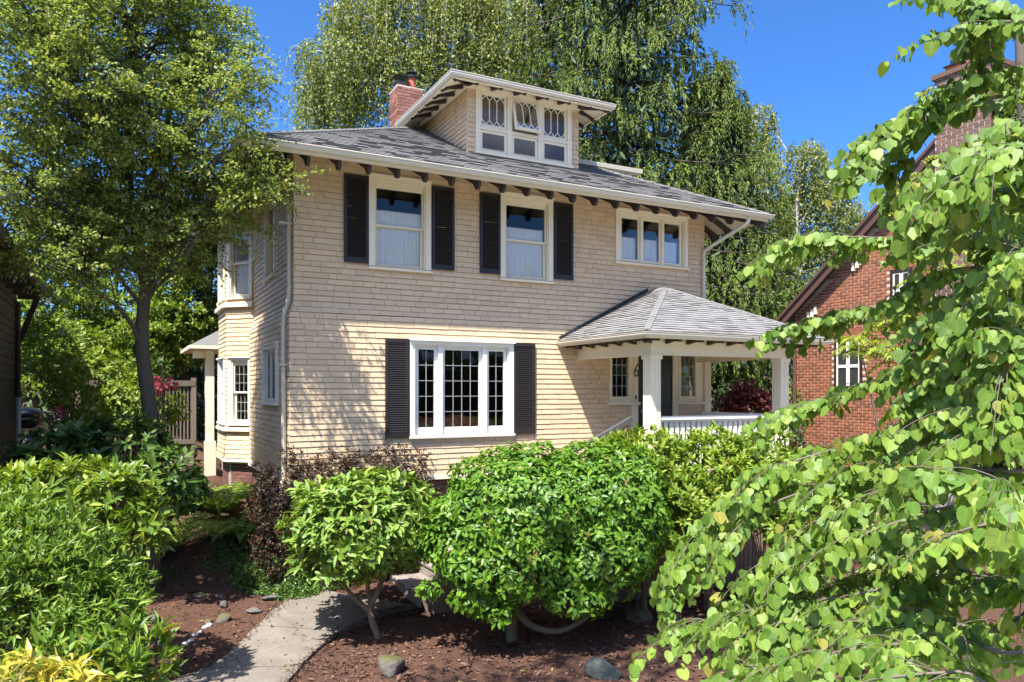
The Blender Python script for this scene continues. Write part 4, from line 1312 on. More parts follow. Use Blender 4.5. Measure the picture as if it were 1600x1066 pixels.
# ------------------------------------------------------------------ sofa seen through the picture window
def fabric():
    m, nt, b = nodes('flowered_upholstery')
    c = ramp(nt, noise(nt, 9, 3, 0.6), [(0.16, 0.10, 0.05), (0.45, 0.33, 0.20), (0.50, 0.11, 0.03), (0.52, 0.42, 0.30), (0.12, 0.14, 0.06)])
    nt.links.new(c, b.inputs['Base Color']); b.inputs['Roughness'].default_value = 0.9
    return m


M_FAB = fabric()
sofa = thing('sofa', 'orange flowered sofa behind the picture window', 'sofa', (2.8, 0.8, 1.7))


def cushion(name, cx, cy, cz, sx, sy, sz, tilt=0.0):
    V = []; F = []
    n = 10; m_ = 8
    for i in range(m_ + 1):
        ph = math.pi * i / m_ - math.pi / 2
        for j in range(n):
            th = 2 * math.pi * j / n
            f = lambda q, e=0.45: math.copysign(abs(q) ** e, q)
            x = f(math.cos(ph)) * f(math.cos(th)); y = f(math.cos(ph)) * f(math.sin(th)); z = f(math.sin(ph))
            yy = y * sy * math.cos(tilt) - z * sz * math.sin(tilt); zz = y * sy * math.sin(tilt) + z * sz * math.cos(tilt)
            V.append((cx + x * sx, cy + yy, cz + zz))
    for i in range(m_):
        for j in range(n):
            F.append((i * n + j, i * n + (j + 1) % n, (i + 1) * n + (j + 1) % n, (i + 1) * n + j))
    return mesh_obj(name, V, F, M_FAB, sofa, smooth=True)


cushion('backrest', 2.9, 0.62, 2.18, 0.95, 0.12, 0.36)
cushion('seat', 2.9, 1.0, 1.95, 0.95, 0.40, 0.15)
for cx in (2.45, 2.92, 3.38): cushion('back_cushion', cx, 0.80, 2.34, 0.22, 0.10, 0.20, -0.2)
for cx in (1.95, 3.85): cushion('arm', cx, 0.95, 2.1, 0.12, 0.42, 0.28)
for cx in (2.15, 3.0): cushion('throw_pillow', cx, 0.66, 2.44, 0.2, 0.08, 0.15, 0.3)
mb = MB(); mb.box(2.0, 3.8, 0.6, 1.3, 1.702, 1.80); mb.build('base', M_FAB, sofa)

# ------------------------------------------------------------------ foliage tools
T_RHOMB = (np.array([(0, 0, 0), (-.5, .45, .10), (0, 1, -.05), (.5, .45, .10)], float), np.array([(0, 3, 2), (0, 2, 1)]))
T_OVAL = (np.array([(0, 0, 0), (0, .5, 0.0), (0, 1, -.10), (-.46, .30, .06), (-.40, .68, .03), (.46, .30, .06), (.40, .68, .03)], float),
          np.array([(0, 1, 3), (3, 1, 4), (4, 1, 2), (0, 5, 1), (5, 6, 1), (6, 2, 1)]))
T_LANCE = (np.array([(0, 0, 0), (0, .5, 0.02), (0, 1, -.12), (-.5, .42, .07), (.5, .42, .07)], float), np.array([(0, 1, 3), (3, 1, 2), (0, 4, 1), (4, 2, 1)]))


def heart_template():
    pts = [(0, 0.06), (-.16, -.02), (-.36, .02), (-.50, .20), (-.52, .42), (-.42, .66), (-.22, .87), (0, 1.0)]
    L = pts[:-1]; V = [(0.0, 0.06, 0.0), (0.0, 0.36, -0.015), (0.0, 0.68, -0.03), (0, 1.0, -0.10)]
    lf = []
    for s in (-1, 1):
        base = len(V)
        for x, y in pts[1:-1]:
            V.append((s * abs(x), y, 0.10 * abs(x) * 1.6 + 0.015 * math.sin(y * 9) - 0.05 * y))
        i = base
        tri = [(0, i, i + 1), (0, i + 1, 1), (1, i + 1, i + 2), (1, i + 2, i + 3), (1, i + 3, 2), (2, i + 3, i + 4), (2, i + 4, i + 5), (2, i + 5, 3)]
        lf += [t if s < 0 else t[::-1] for t in tri]
    return np.array(V, float), np.array([t[::-1] for t in lf])


T_HEART = heart_template()


class Foliage:
    def __init__(s, tpl):
        s.t = tpl; s.P = []; s.A = []; s.N = []; s.L = []; s.W = []; s.R = []

    def add(s, P, A, N, L, W, R=None):
        P = np.asarray(P, float).reshape(-1, 3); k = len(P)
        s.P.append(P); s.A.append(np.broadcast_to(np.asarray(A, float), (k, 3))); s.N.append(np.broadcast_to(np.asarray(N, float), (k, 3)))
        s.L.append(np.broadcast_to(np.asarray(L, float), (k,))); s.W.append(np.broadcast_to(np.asarray(W, float), (k,)))
        s.R.append(rng.random(k) if R is None else np.broadcast_to(np.asarray(R, float), (k,)))

    def build(s, name, mat, parent, single=0, leafname='leaf', keep=None):
        P = np.concatenate(s.P); A = nrm(np.concatenate(s.A)); N = np.concatenate(s.N); L = np.concatenate(s.L); W = np.concatenate(s.W); R = np.concatenate(s.R)
        if keep is not None:
            k = keep(P); P, A, N, L, W, R = P[k], A[k], N[k], L[k], W[k], R[k]
        S = np.cross(A, N); bad = np.linalg.norm(S, axis=1) < 1e-3
        S[bad] = np.cross(A[bad], np.array((0.31, 0.5, 0.8))); S = nrm(S); N = np.cross(S, A)
        T, Fc = s.t; Z = rng.uniform(0.2, 2.2, len(P))
        sel = np.zeros(len(P), bool)
        if single:
            rel = P[:, :2] - np.array(CAM[:2]); d = rel @ VD; l = rel @ VR
            u = 800 + 1170 * l / np.maximum(d, 0.1); v = 612 - 1170 * (P[:, 2] - CAM[2]) / np.maximum(d, 0.1)
            sz = L / np.maximum(d, 0.1)
            face = np.abs((N[:, :2] @ VD))
            ok = (d > 0.3) & (u > 15) & (u < 1585) & (v > 15) & (v < 1050)
            score = np.where(ok, sz * (0.35 + face), -1)
            order = np.argsort(-score)[:single]
            sel[order[score[order] > 0]] = True
            me = bpy.data.meshes.new(leafname)
            me.from_pydata([tuple(q) for q in T], [], [tuple(int(i) for i in f) for f in Fc]); me.materials.append(mat); me.update()
            for nm_, val in (('lx', np.abs(T[:, 0])), ('ly', T[:, 1])):
                at_ = me.attributes.new(nm_, 'FLOAT', 'POINT'); at_.data.foreach_set('value', val.astype(np.float32))
            for i in np.nonzero(sel)[0]:
                o = bpy.data.objects.new(leafname, me); link(o, parent)
                M3 = np.stack([S[i] * W[i], A[i] * L[i], N[i] * L[i] * Z[i]], 1)
                M4 = np.eye(4); M4[:3, :3] = M3; M4[:3, 3] = P[i]
                o.matrix_basis = Matrix(M4.tolist())
        r = ~sel
        P, A, N, S, L, W, R, Z = P[r], A[r], N[r], S[r], L[r], W[r], R[r], Z[r]
        k, m = len(P), len(T)
        V = P[:, None, :] + (T[None, :, 1:2] * L[:, None, None]) * A[:, None, :] + (T[None, :, 0:1] * W[:, None, None]) * S[:, None, :] + (T[None, :, 2:3] * (L * Z)[:, None, None]) * N[:, None, :]
        F = (Fc[None] + (np.arange(k) * m)[:, None, None]).reshape(-1, 3)
        return mesh_obj(name, V.reshape(-1, 3), F, mat, parent, np.repeat(R, m), kind='stuff' if single else None, extra={'lx': np.tile(np.abs(T[:, 0]), k), 'ly': np.tile(T[:, 1], k)})


def rv(n, s=1.0): return rng.normal(0, s, (n, 3))


def wood(name, paths, radii, mat, parent, n=6):
    V, F = tube_arrays(paths, radii, n)
    return mesh_obj(name, V, F, mat, parent, smooth=True)


def taper(k, a, b): return np.linspace(a, b, k)


UPV = np.array((0, 0, 1.0))
SUNV = -np.array(LIGHT)


def sample_blob(n, c, r, shell=0.55):
    d = nrm(rv(n)); t = (shell ** 3 + (1 - shell ** 3) * rng.random(n)) ** (1 / 3)
    return np.asarray(c) + d * t[:, None] * np.asarray(r), d


def spray_tree(name, label, base, blobs, mat, bark, cat='tree', trunk_r=0.15, trunk_path=None, leaf=(0.06, 0.04), per=26, twig=0.5, droop=0.25, group=None, limbs=None, tpl=T_RHOMB, gaps=0.0, twig_r=0.004, show_twigs=0.35, keep=None, flat=0.5):
    """broadleaf tree: trunk, limbs to each foliage mass, twigs with leaves set along them"""
    root = thing(name, label, cat, tuple(base), group)
    base = np.array(base, float)
    top = np.array(trunk_path[-1] if trunk_path is not None else base + (0, 0, max(b[0][2] for b in blobs) - base[2]))
    tp = smooth_path(trunk_path, 6) if trunk_path is not None else smooth_path([base - (0, 0, 0.2), base * 0.7 + top * 0.3 + rv(1, 0.05)[0], base * 0.35 + top * 0.65 + rv(1, 0.1)[0], top], 6)
    paths = [tp]; rads = [taper(len(tp), trunk_r, trunk_r * 0.22)]
    rads[0][0] *= 1.35
    fol = Foliage(tpl); tw = []; twr = []
    for c, r, n in blobs:
        c = np.array(c, float); r = np.array(r, float)
        below = [i for i in range(len(tp)) if tp[i][2] < c[2] - 0.25 * r[2]] or [0]
        zi = max(0, min(len(tp) - 1, int(np.argmin(np.abs(tp[:, 2] - (c[2] - 0.7 * np.linalg.norm((c - tp[below[-1]])[:2]) - 0.3 * r[2]))))))
        a = tp[zi]
        lp = bez(a, a + (c - a) * (0.25, 0.25, 0.5), c - (0, 0, r[2] * 0.3), c + (0, 0, r[2] * 0.3), 9)
        lp[1:-1] += rv(7, 0.04)
        paths.append(lp); rr = rads[0][zi] * 0.38; rads.append(taper(9, rr, max(0.012, rr * 0.25)))
        P, d = sample_blob(n, c, r * 0.88)
        # twig directions: outward, drooping or lifting at the tip
        for k in range(n):
            if gaps and rng.random() < gaps: continue
            dirv = nrm(d[k] * (1, 1, 0.6) + rv(1, 0.35)[0] + (0, 0, 0.15))
            L = twig * rng.uniform(0.6, 1.3)
            e = P[k] + dirv * L; e[2] -= droop * L
            q = bez(P[k] - dirv * 0.1, P[k] + dirv * L * 0.3, P[k] + dirv * L * 0.75, e, 5)
            if rng.random() < show_twigs:
                i = rng.integers(3, 9)
                tw.append(np.vstack([bez(lp[i], lp[i] * 0.6 + P[k] * 0.4 + (0, 0, 0.1), lp[i] * 0.2 + P[k] * 0.8, P[k], 4), q[1:]])); twr.append(taper(8, twig_r * 3, twig_r * 0.7))
            t = rng.random(per); idx = np.minimum((t * 4).astype(int), 3); f = (t * 4 - idx)[:, None]
            pos = q[idx] * (1 - f) + q[idx + 1] * f + rv(per, 0.035 + 0.05 * twig) * (1, 1, flat)
            A = dirv * 0.6 + rv(per, 0.7) - (0, 0, 0.25)
            N = UPV * 0.8 + SUNV * 0.3 + rv(per, 0.45)
            fol.add(pos, A, N, leaf[0] * rng.uniform(0.7, 1.25, per), leaf[1] * rng.uniform(0.7, 1.2, per))
    if limbs:
        for l_, r0, r1 in limbs:
            lp = smooth_path(l_, 6); paths.append(lp); rads.append(taper(len(lp), r0, r1))
    wood('trunk', paths, rads, bark, root, 8)
    if tw: wood('twigs', tw, twr, bark, root, 3)
    fol.build('crown', mat, root, keep=keep)
    return root


def weeping_tree(name, label, base, anchors, mat, bark, strands, leaf=(0.10, 0.055), length=(2.0, 4.5), per=48, trunk_r=0.3, spread=0.35, group=None):
    root = thing(name, label, 'tree', tuple(base), group)
    base = np.array(base, float)
    cen = np.mean([a[0] for a in anchors], 0)
    topz = max(a[0][2] for a in anchors)
    tp = smooth_path([base - (0, 0, 0.3), (base[0] * 0.6 + cen[0] * 0.4, base[1] * 0.6 + cen[1] * 0.4, base[2] + (topz - base[2]) * 0.45), (cen[0], cen[1], cen[2] + (topz - cen[2]) * 0.3)], 8)
    paths = [tp]; rads = [taper(len(tp), trunk_r, 0.06)]
    fol = Foliage(T_RHOMB); tot = sum(a[2] for a in anchors); tw = []; twr = []
    for c, r, wgt in anchors:
        c = np.array(c, float); r = np.array(r, float)
        i = int(np.argmin(np.abs(tp[:, 2] - (c[2] - 1.8))))
        lp = bez(tp[i], tp[i] + (c - tp[i]) * (0.3, 0.3, 0.7), c + (0, 0, 0.4), c + nrm(c - tp[i]) * 0.6, 10)
        paths.append(lp); rads.append(taper(10, rads[0][i] * 0.5, 0.03))
        n = int(strands * wgt / tot)
        S, d = sample_blob(n, c, r, 0.2)
        L = rng.uniform(*length, n) * rng.uniform(0.6, 1.0, n)
        out = nrm(d * (1, 1, 0)) * (0.5 * r[0] * rng.random(n))[:, None]
        for k in range(n):
            q = bez(S[k], S[k] + out[k] * 0.7 + (0, 0, 0.35), S[k] + out[k] - (0, 0, L[k] * 0.3), S[k] + out[k] + rv(1, 0.12)[0] - (0, 0, L[k]), 8)
            m = int(per * L[k] / length[1]) + 8
            t = rng.random(m) ** 0.9; idx = np.minimum((t * 7).astype(int), 6); f = (t * 7 - idx)[:, None]
            pos = q[idx] * (1 - f) + q[idx + 1] * f + rv(m, spread * 0.2)
            A = rv(m, 0.55) - (0, 0, 0.9); N = rv(m, 0.8) + SUNV * 0.5
            fol.add(pos, A, N, leaf[0] * rng.uniform(0.7, 1.3, m), leaf[1] * rng.uniform(0.7, 1.3, m))
            if rng.random() < 0.10:
                tw.append(q); twr.append(taper(8, 0.012, 0.004))
    wood('trunk', paths, rads, bark, root, 7)
    if tw: wood('twigs', tw, twr, bark, root, 3)
    fol.build('crown', mat, root)
    return root


def conifer(name, label, base, height, radius, mat, bark, nb=150, low=0.12, leaf=(0.34, 0.10), per=110, trunk_r=0.3, group=None, power=0.8, hang=0.8):
    """cedar: straight trunk, arching branches with flat sprays hanging from them"""
    root = thing(name, label, 'tree', tuple(base), group)
    base = np.array(base, float)
    tp = np.array([base + (0.1 * math.sin(i), 0.1 * math.cos(i * 1.3), height * i / 10 - 0.3) for i in range(11)])
    paths = [tp]; rads = [taper(11, trunk_r, 0.03)]
    fol = Foliage(T_RHOMB)
    for k in range(nb):
        t = low + (1 - low) * (k + rng.random()) / nb
        z = base[2] + height * t
        R = radius * max(0.05, (1 - t)) ** power * rng.uniform(0.5, 1.15)
        a = k * 2.399 + rng.uniform(-0.3, 0.3)
        dv = np.array((math.cos(a), math.sin(a), 0))
        s = np.array((base[0], base[1], z))
        q = bez(s, s + dv * R * 0.4 + (0, 0, 0.06 * R), s + dv * R * 0.8 - (0, 0, 0.24 * R), s + dv * R - (0, 0, 0.16 * R), 8)
        paths.append(q); rads.append(taper(8, 0.03 + 0.006 * R, 0.006))
        side = np.array((-dv[1], dv[0], 0))
        ns = int(per / 16 * (0.35 + R / radius)) + 3; m = 24
        tt = np.where(rng.random(ns) < 0.35, rng.uniform(0.08, 0.6, ns), rng.random(ns) ** 0.6); idx = np.minimum((tt * 7).astype(int), 6); f = (tt * 7 - idx)[:, None]
        lat = rng.normal(0, 0.10, ns) * R * (0.35 + 0.65 * tt)
        st = q[idx] * (1 - f) + q[idx + 1] * f + side * lat[:, None] - UPV * (np.abs(lat) * 0.3)[:, None]
        Ls = hang * rng.uniform(0.3, 1.3, ns)
        od = nrm(dv * rng.uniform(0.1, 0.8, (ns, 1)) + side * (np.sign(lat) * rng.uniform(0, 0.6, ns))[:, None])
        w = rng.random((ns, m))
        pos = st[:, None, :] + od[:, None, :] * (w * (1 - 0.45 * w) * 0.55 * Ls[:, None])[..., None] - UPV * (w ** 1.4 * Ls[:, None])[..., None] + rng.normal(0, 0.03, (ns, m, 3))
        A = od[:, None, :] * (0.75 - 0.55 * w)[..., None] - UPV * (0.25 + 0.9 * w)[..., None] + rng.normal(0, 0.24, (ns, m, 3))
        N = UPV * 0.35 + dv * 0.75 + rng.normal(0, 0.45, (ns * m, 3))
        k_ = ns * m
        fol.add(pos.reshape(-1, 3), A.reshape(-1, 3), N, leaf[0] * rng.uniform(0.6, 1.3, k_), leaf[1] * rng.uniform(0.7, 1.3, k_), np.repeat(rng.random(ns), m) * 0.6 + rng.random(k_) * 0.4)
    wood('trunk', paths, rads, bark, root, 6)
    fol.build('crown', mat, root)
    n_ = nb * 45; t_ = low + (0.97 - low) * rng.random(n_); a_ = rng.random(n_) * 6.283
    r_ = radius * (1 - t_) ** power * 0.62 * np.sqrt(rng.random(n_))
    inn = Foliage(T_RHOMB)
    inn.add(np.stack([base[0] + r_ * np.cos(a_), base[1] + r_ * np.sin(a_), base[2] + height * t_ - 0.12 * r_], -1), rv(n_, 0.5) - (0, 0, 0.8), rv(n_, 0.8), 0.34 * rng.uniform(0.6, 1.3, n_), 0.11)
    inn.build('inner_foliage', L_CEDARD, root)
    return root


def shrub(name, label, base, blobs, mat, bark, leaf=(0.12, 0.035), whorl=9, density=60, tpl=T_OVAL, cat='shrub', group=None, single=0, stems=None, tilt=(0.35, 1.1), inner=0.5, rough=0.10, lift=0.45, stem_r=0.012, auto=10, flop=0.0):
    """shrub: each mass carries whorls of leaves over its skin and a sparser layer inside"""
    root = thing(name, label, cat, tuple(base), group)
    base = np.array(base, float)
    fol = Foliage(tpl); paths = []; rads = []
    for c, r in blobs:
        c = np.array(c, float); r = np.array(r, float)
        area = 4 * math.pi * ((r[0] * r[1]) ** 1.6 / 3 + (r[0] * r[2]) ** 1.6 / 3 + (r[1] * r[2]) ** 1.6 / 3) ** (1 / 1.6)
        n = int(area * density)
        for layer, (k, sc_) in enumerate(((n, 1.0), (int(n * inner), 0.8))):
            d = nrm(rv(k))
            d = d[(d[:, 2] > -0.75) | (rng.random(k) < 0.3)]; k = len(d)
            bumpy = 1 + rough * (np.sin(d[:, 0] * 5 + c[0] * 3) * np.sin(d[:, 1] * 6 + c[1]) + np.sin(d[:, 2] * 7 + d[:, 0] * 4)) + rng.normal(0, rough * 0.45, k)
            P = c + d * r * (sc_ * bumpy)[:, None]
            if layer == 0:
                fq = 2.6 / r.mean()
                gp = np.sin(P[:, 0] * fq * 1.3 + P[:, 2] * fq) * np.sin(P[:, 1] * fq * 1.1 - P[:, 2] * fq * 0.7 + 1.7) + 0.5 * np.sin(P[:, 0] * fq * 2.9 + P[:, 1] * fq * 2.3)
                kp = gp > -0.9; P, d = P[kp], d[kp]; k = len(P)
            cs = rng.uniform(0.7, 1.2, k)
            ax = nrm(d / r + UPV * lift * 1.2 / r.mean() + rv(k, 0.25) / r.mean())
            for w in range(whorl):
                th = 2 * math.pi * w / whorl + rng.random(k) * 1.2
                x1 = nrm(np.cross(ax, np.array((0.3, 0.4, 0.86)))); y1 = np.cross(ax, x1)
                til = rng.uniform(tilt[0], tilt[1], k)
                rad = np.cos(th)[:, None] * x1 + np.sin(th)[:, None] * y1
                A = ax * np.cos(til)[:, None] + rad * np.sin(til)[:, None] - UPV * flop
                N = ax * np.sin(til)[:, None] - rad * np.cos(til)[:, None] + rv(k, 0.15) + UPV * 0.2
                fol.add(P + A * 0.01 + rv(k, leaf[0] * 0.12), A, N, leaf[0] * cs * rng.uniform(0.65, 1.2, k), leaf[1] * cs * rng.uniform(0.75, 1.2, k), np.clip(0.5 + (cs - 0.95) * 0.9 + rng.normal(0, 0.27, k), 0, 1))
        m = auto
        D = nrm(rv(m)) * r * 0.8
        for q in (D if m else ()):
            s0 = base + rv(1, 0.05)[0] * (1, 1, 0); e = c + q
            paths.append(bez(s0 - (0, 0, 0.1), s0 + (0, 0, 0.3), c * 0.7 + base * 0.3, e, 8)); rads.append(taper(8, stem_r, stem_r * 0.35))
    if stems:
        for pth, r0, r1 in stems:
            p = smooth_path(pth, 6); paths.append(p); rads.append(taper(len(p), r0, r1))
    wood('stems', paths, rads, bark, root, 6)
    fol.build('foliage', mat, root, single=single)
    return root


# ------------------------------------------------------------------ leaf colours
L_HAW = leafmat('hawthorn_leaf', [(0.070, 0.110, 0.020), (0.11, 0.155, 0.028), (0.15, 0.19, 0.040), (0.21, 0.205, 0.07)], 0.42, 0.5, (1.35, 1.35, 0.75))
L_BIRCH = leafmat('birch_leaf', [(0.08, 0.105, 0.028), (0.13, 0.155, 0.042), (0.19, 0.205, 0.07)], 0.38, 0.5)
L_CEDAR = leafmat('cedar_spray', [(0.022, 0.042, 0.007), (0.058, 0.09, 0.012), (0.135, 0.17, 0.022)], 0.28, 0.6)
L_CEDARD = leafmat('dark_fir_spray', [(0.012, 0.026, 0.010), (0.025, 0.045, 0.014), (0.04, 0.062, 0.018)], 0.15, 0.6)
L_GREEN = leafmat('garden_tree_leaf', [(0.05, 0.09, 0.012), (0.10, 0.15, 0.018), (0.16, 0.20, 0.026)], 0.35, 0.5)
L_RHODO = leafmat('rhododendron_leaf', [(0.05, 0.095, 0.014), (0.10, 0.165, 0.025), (0.17, 0.235, 0.045)], 0.25, 0.45, spec=0.35, old=(0.20, 0.16, 0.035))
L_CAM = leafmat('camellia_leaf', [(0.032, 0.082, 0.008), (0.06, 0.13, 0.010), (0.11, 0.19, 0.016)], 0.28, 0.42, spec=0.35, old=(0.20, 0.16, 0.035))
L_HEDGE = leafmat('hedge_leaf', [(0.06, 0.11, 0.012), (0.11, 0.165, 0.016), (0.18, 0.225, 0.028)], 0.28, 0.45, spec=0.35, old=(0.20, 0.16, 0.035))
L_BARB = leafmat('barberry_leaf', [(0.010, 0.012, 0.006), (0.020, 0.020, 0.008), (0.040, 0.018, 0.011), (0.085, 0.042, 0.018)], 0.3, 0.5, (1.4, 0.8, 0.5))
L_LAUR = leafmat('narrow_laurel_leaf', [(0.045, 0.085, 0.012), (0.085, 0.145, 0.016), (0.15, 0.205, 0.028)], 0.30, 0.42, spec=0.35, old=(0.20, 0.16, 0.035))
L_AUC = leafmat('aucuba_leaf', [(0.022, 0.050, 0.010), (0.045, 0.085, 0.014), (0.075, 0.115, 0.02)], 0.22, 0.42, spec=0.35)
L_AUC_LIT = leafmat('sunlit_aucuba_leaf', [(0.05, 0.095, 0.012), (0.10, 0.155, 0.018), (0.19, 0.22, 0.03)], 0.28, 0.42, spec=0.35)  # aucuba leaf yellowed, sunlight put into its colour
L_YEL = leafmat('yellow_pieris_leaf', [(0.16, 0.17, 0.02), (0.28, 0.25, 0.03), (0.36, 0.29, 0.05)], 0.3, 0.38, spec=0.5)
L_FERN = leafmat('fern_frond', [(0.05, 0.10, 0.012), (0.10, 0.17, 0.018), (0.16, 0.24, 0.026)], 0.35, 0.5)
L_RED = leafmat('redbud_leaf', [(0.050, 0.098, 0.014), (0.085, 0.142, 0.02), (0.135, 0.185, 0.03)], 0.28, 0.5, (1.6, 1.5, 0.35), spec=0.3, veins=0.12, old=(0.26, 0.24, 0.05))
L_MAPLE = leafmat('red_maple_leaf', [(0.045, 0.010, 0.010), (0.09, 0.02, 0.018), (0.16, 0.05, 0.035)], 0.3, 0.5, (1.5, 0.6, 0.5))
L_SUM = leafmat('sumac_leaf', [(0.09, 0.14, 0.012), (0.15, 0.20, 0.02), (0.22, 0.25, 0.03)], 0.35, 0.45)
L_PINK = leafmat('pink_petal', [(0.50, 0.05, 0.09), (0.60, 0.12, 0.16)], 0.3, 0.5, (1.2, 0.8, 0.8))
L_COVER = leafmat('ground_cover_leaf', [(0.02, 0.05, 0.012), (0.05, 0.095, 0.018), (0.09, 0.14, 0.03)], 0.25, 0.4)

# ------------------------------------------------------------------ brick house on the right, its gable facing the driveway
bh = thing('brick_house', 'red-brown brick gabled house with a tall chimney beyond the porch', 'house', (18.0, -2.2, 0))
BX = 13.6
BYF, BYM = 2.40, -2.17                      # far eave corner, ridge
bz = lambda y: 5.10 + (min(BYF - y, BYF - (2 * BYM - y))) * 0.80
mb = MB()
poly = [(BYF, 0.0 - 0.4), (2 * BYM - BYF, 0.0 - 0.4), (2 * BYM - BYF, 5.05), (BYM, bz(BYM)), (BYF, 5.05)]
P3 = [(BX + 0.002, y, z) for y, z in poly] + [(BX + 9, y, z) for y, z in poly]
mb.add(P3, [(0, 1, 2, 3, 4), (9, 8, 7, 6, 5)] + [(i, 5 + i, 5 + (i + 1) % 5, (i + 1) % 5) for i in range(5)], None, False)
bw = mb.build('wall', M_MORTAR_N, bh)
BF_ = FR((BX, 0), (0, 1), (-1, 0))
wins_b = [(0.35, 1.15, 3.0, 4.25), (-0.95, -0.40, 4.95, 5.75)]


def bkeep(a, b, z):
    if z + 0.068 > bz((a + b) / 2) - 0.12: return False
    return not any(w[0] - 0.02 < (a + b) / 2 < w[1] + 0.02 and w[2] - 0.02 < z + 0.03 < w[3] + 0.12 for w in wins_b)


brick_wall(BF_, -5.2, BYF, 0.9, 9.0, bw, M_BRICK_N, keep=bkeep, single=lambda a, b, z: a > 1.25 and 2.3 < z < 5.4 and b - a > 0.15, L=0.20, Hh=0.057, gap=0.018)
for w in wins_b:
    q = MB(BF_); q.box(w[0], w[0] + 0.07, 0.0, 0.03, w[2], w[3], 1); q.box(w[1] - 0.07, w[1], 0.0, 0.03, w[2], w[3]); q.box(w[0], w[1], 0.0, 0.031, w[3], w[3] + 0.08)
    wo = q.build('window', M_DARK, bh)
    q = MB(BF_); q.box(w[0] - 0.05, w[1] + 0.05, 0.0, 0.07, w[2] - 0.08, w[2] - 0.001); q.build('sill', M_WHITE, wo)
    q = MB(BF_); q.box(w[0] + 0.07, w[1] - 0.07, 0.001, 0.003, w[2], w[3]); q.build('blind', M_INT, wo)
    zm = (w[2] + w[3]) / 2
    for a, b in ((w[0] + 0.07, (w[0] + w[1]) / 2 - 0.01), ((w[0] + w[1]) / 2 + 0.01, w[1] - 0.07)):
        for c, e in ((w[2], zm), (zm, w[3])):
            q = MB(BF_); q.box(a, a + 0.035, 0.004, 0.022, c, e); q.box(b - 0.035, b, 0.004, 0.022, c, e); q.box(a, b, 0.004, 0.021, c, c + 0.04); q.box(a, b, 0.004, 0.021, e - 0.03, e)
            q.build('sash', M_WHITE, wo)
            q = MB(BF_); q.box(a + 0.035, b - 0.035, 0.006, 0.012, c + 0.04, e - 0.03); q.build('pane', M_GLASS, wo)
    n = 8
    for i in range(n):
        u = w[0] - 0.05 + (w[1] - w[0] + 0.1) * i / n
        q = MB(BF_); q.box(u, u + (w[1] - w[0] + 0.1) / n - 0.014, 0.0, 0.014, w[3] + 0.09, w[3] + 0.30); q.build('brick', M_BRICK_N, wo)
mb = MB()
oh = 0.28; ye = BYF + 0.40; ye2 = 2 * BYM - ye; ze = bz(BYF) - 0.40 * 0.80
mb.poly_slab([(BX - oh, BYM, bz(BYM) + 0.12), (BX + 9.3, BYM, bz(BYM) + 0.12), (BX + 9.3, ye, ze + 0.12), (BX - oh, ye, ze + 0.12)], 0.10)
mb.poly_slab([(BX - oh, ye2, ze + 0.12), (BX + 9.3, ye2, ze + 0.12), (BX + 9.3, BYM, bz(BYM) + 0.12), (BX - oh, BYM, bz(BYM) + 0.12)], 0.10)
broof = mb.build('roof', M_ROOF, bh)
M_BARGE = surf('brown_bargeboard', [(0.075, 0.038, 0.028), (0.11, 0.055, 0.04)], 6, 0.5, 0.1, 30)
for y0 in (ye, ye2):
    q = MB(); q.bar((BX - oh + 0.02, y0, ze - 0.04), (BX - oh + 0.02, BYM, bz(BYM) - 0.04), 0.035, 0.22, (0, 0, 1)); q.build('bargeboard', M_BARGE, broof)
    q = MB(); q.bar((BX - oh - 0.025, y0, ze + 0.09), (BX - oh - 0.025, BYM, bz(BYM) + 0.09), 0.05, 0.07, (0, 0, 1)); q.build('barge_moulding', M_BARGE, broof)
for y in (1.9, 0.55, -0.75):
    for k in range(3):
        q = MB(BF_); q.box(y - k * 0.11, y - k * 0.11 + 0.06, 0.012, 0.07, bz(y) - 0.62 + k * 0.06, bz(y) - 0.42 + k * 0.06); q.build('dentil', M_TRIM, bw)
q = MB(); q.tube([(BX - 0.05, BYF - 0.03, 4.75), (BX - 0.05, BYF - 0.03, 0.0)], 0.05, 8); q.build('downspout', M_BARGE, bh)
CY0, CY1 = -2.90, -1.75
mb = MB(); mb.box(BX - 0.42, BX + 0.3, CY0, CY1, -0.3, 9.7)
bch = mb.build('chimney', M_MORTAR, bh)
M_BRICK_C2 = surf('dull_brown_brick', [(0.12, 0.066, 0.042), (0.20, 0.11, 0.072)], 7, 0.85, 0.4, 60, 0.3)
brick_wall(FR((BX - 0.42, 0), (0, 1), (-1, 0)), CY0, CY1, 4.0, 9.7, bch, M_BRICK_C2, Hh=0.057, gap=0.018)
brick_wall(FR((BX - 0.42, CY0), (1, 0), (0, -1)), 0.002, 0.72, 4.0, 9.7, bch, M_BRICK_C2, Hh=0.057, gap=0.018)
brick_wall(FR((BX - 0.42, CY1), (1, 0), (0, 1)), 0.002, 0.72, 4.0, 9.7, bch, M_BRICK_C2, Hh=0.057, gap=0.018)
mb = MB(); mb.box(BX - 0.48, BX + 0.36, CY0 - 0.06, CY1 + 0.06, 9.7, 9.80); mb.build('cap', M_BRICK_C2, bch)
mb = MB(); mb.box(BX - 0.22, BX + 0.1, CY1 - 0.42, CY1 - 0.1, 9.80, 9.98); mb.box(BX - 0.25, BX + 0.13, CY0 + 0.1, CY0 + 0.58, 9.80, 10.0); mb.build('flue', M_CLAY, bch)
mb = MB(); mb.tube([(BX - 0.06, CY1 - 0.26, 9.981), (BX - 0.06, CY1 - 0.26, 10.16)], 0.13, 12); mb.box(BX - 0.26, BX + 0.14, CY1 - 0.46, CY1 - 0.06, 9.981, 10.0)
mb.box(BX - 0.28, BX + 0.16, CY0 + 0.07, CY0 + 0.61, 10.001, 10.03); mb.box(BX - 0.34, BX + 0.22, CY0 + 0.0, CY0 + 0.68, 10.22, 10.25)
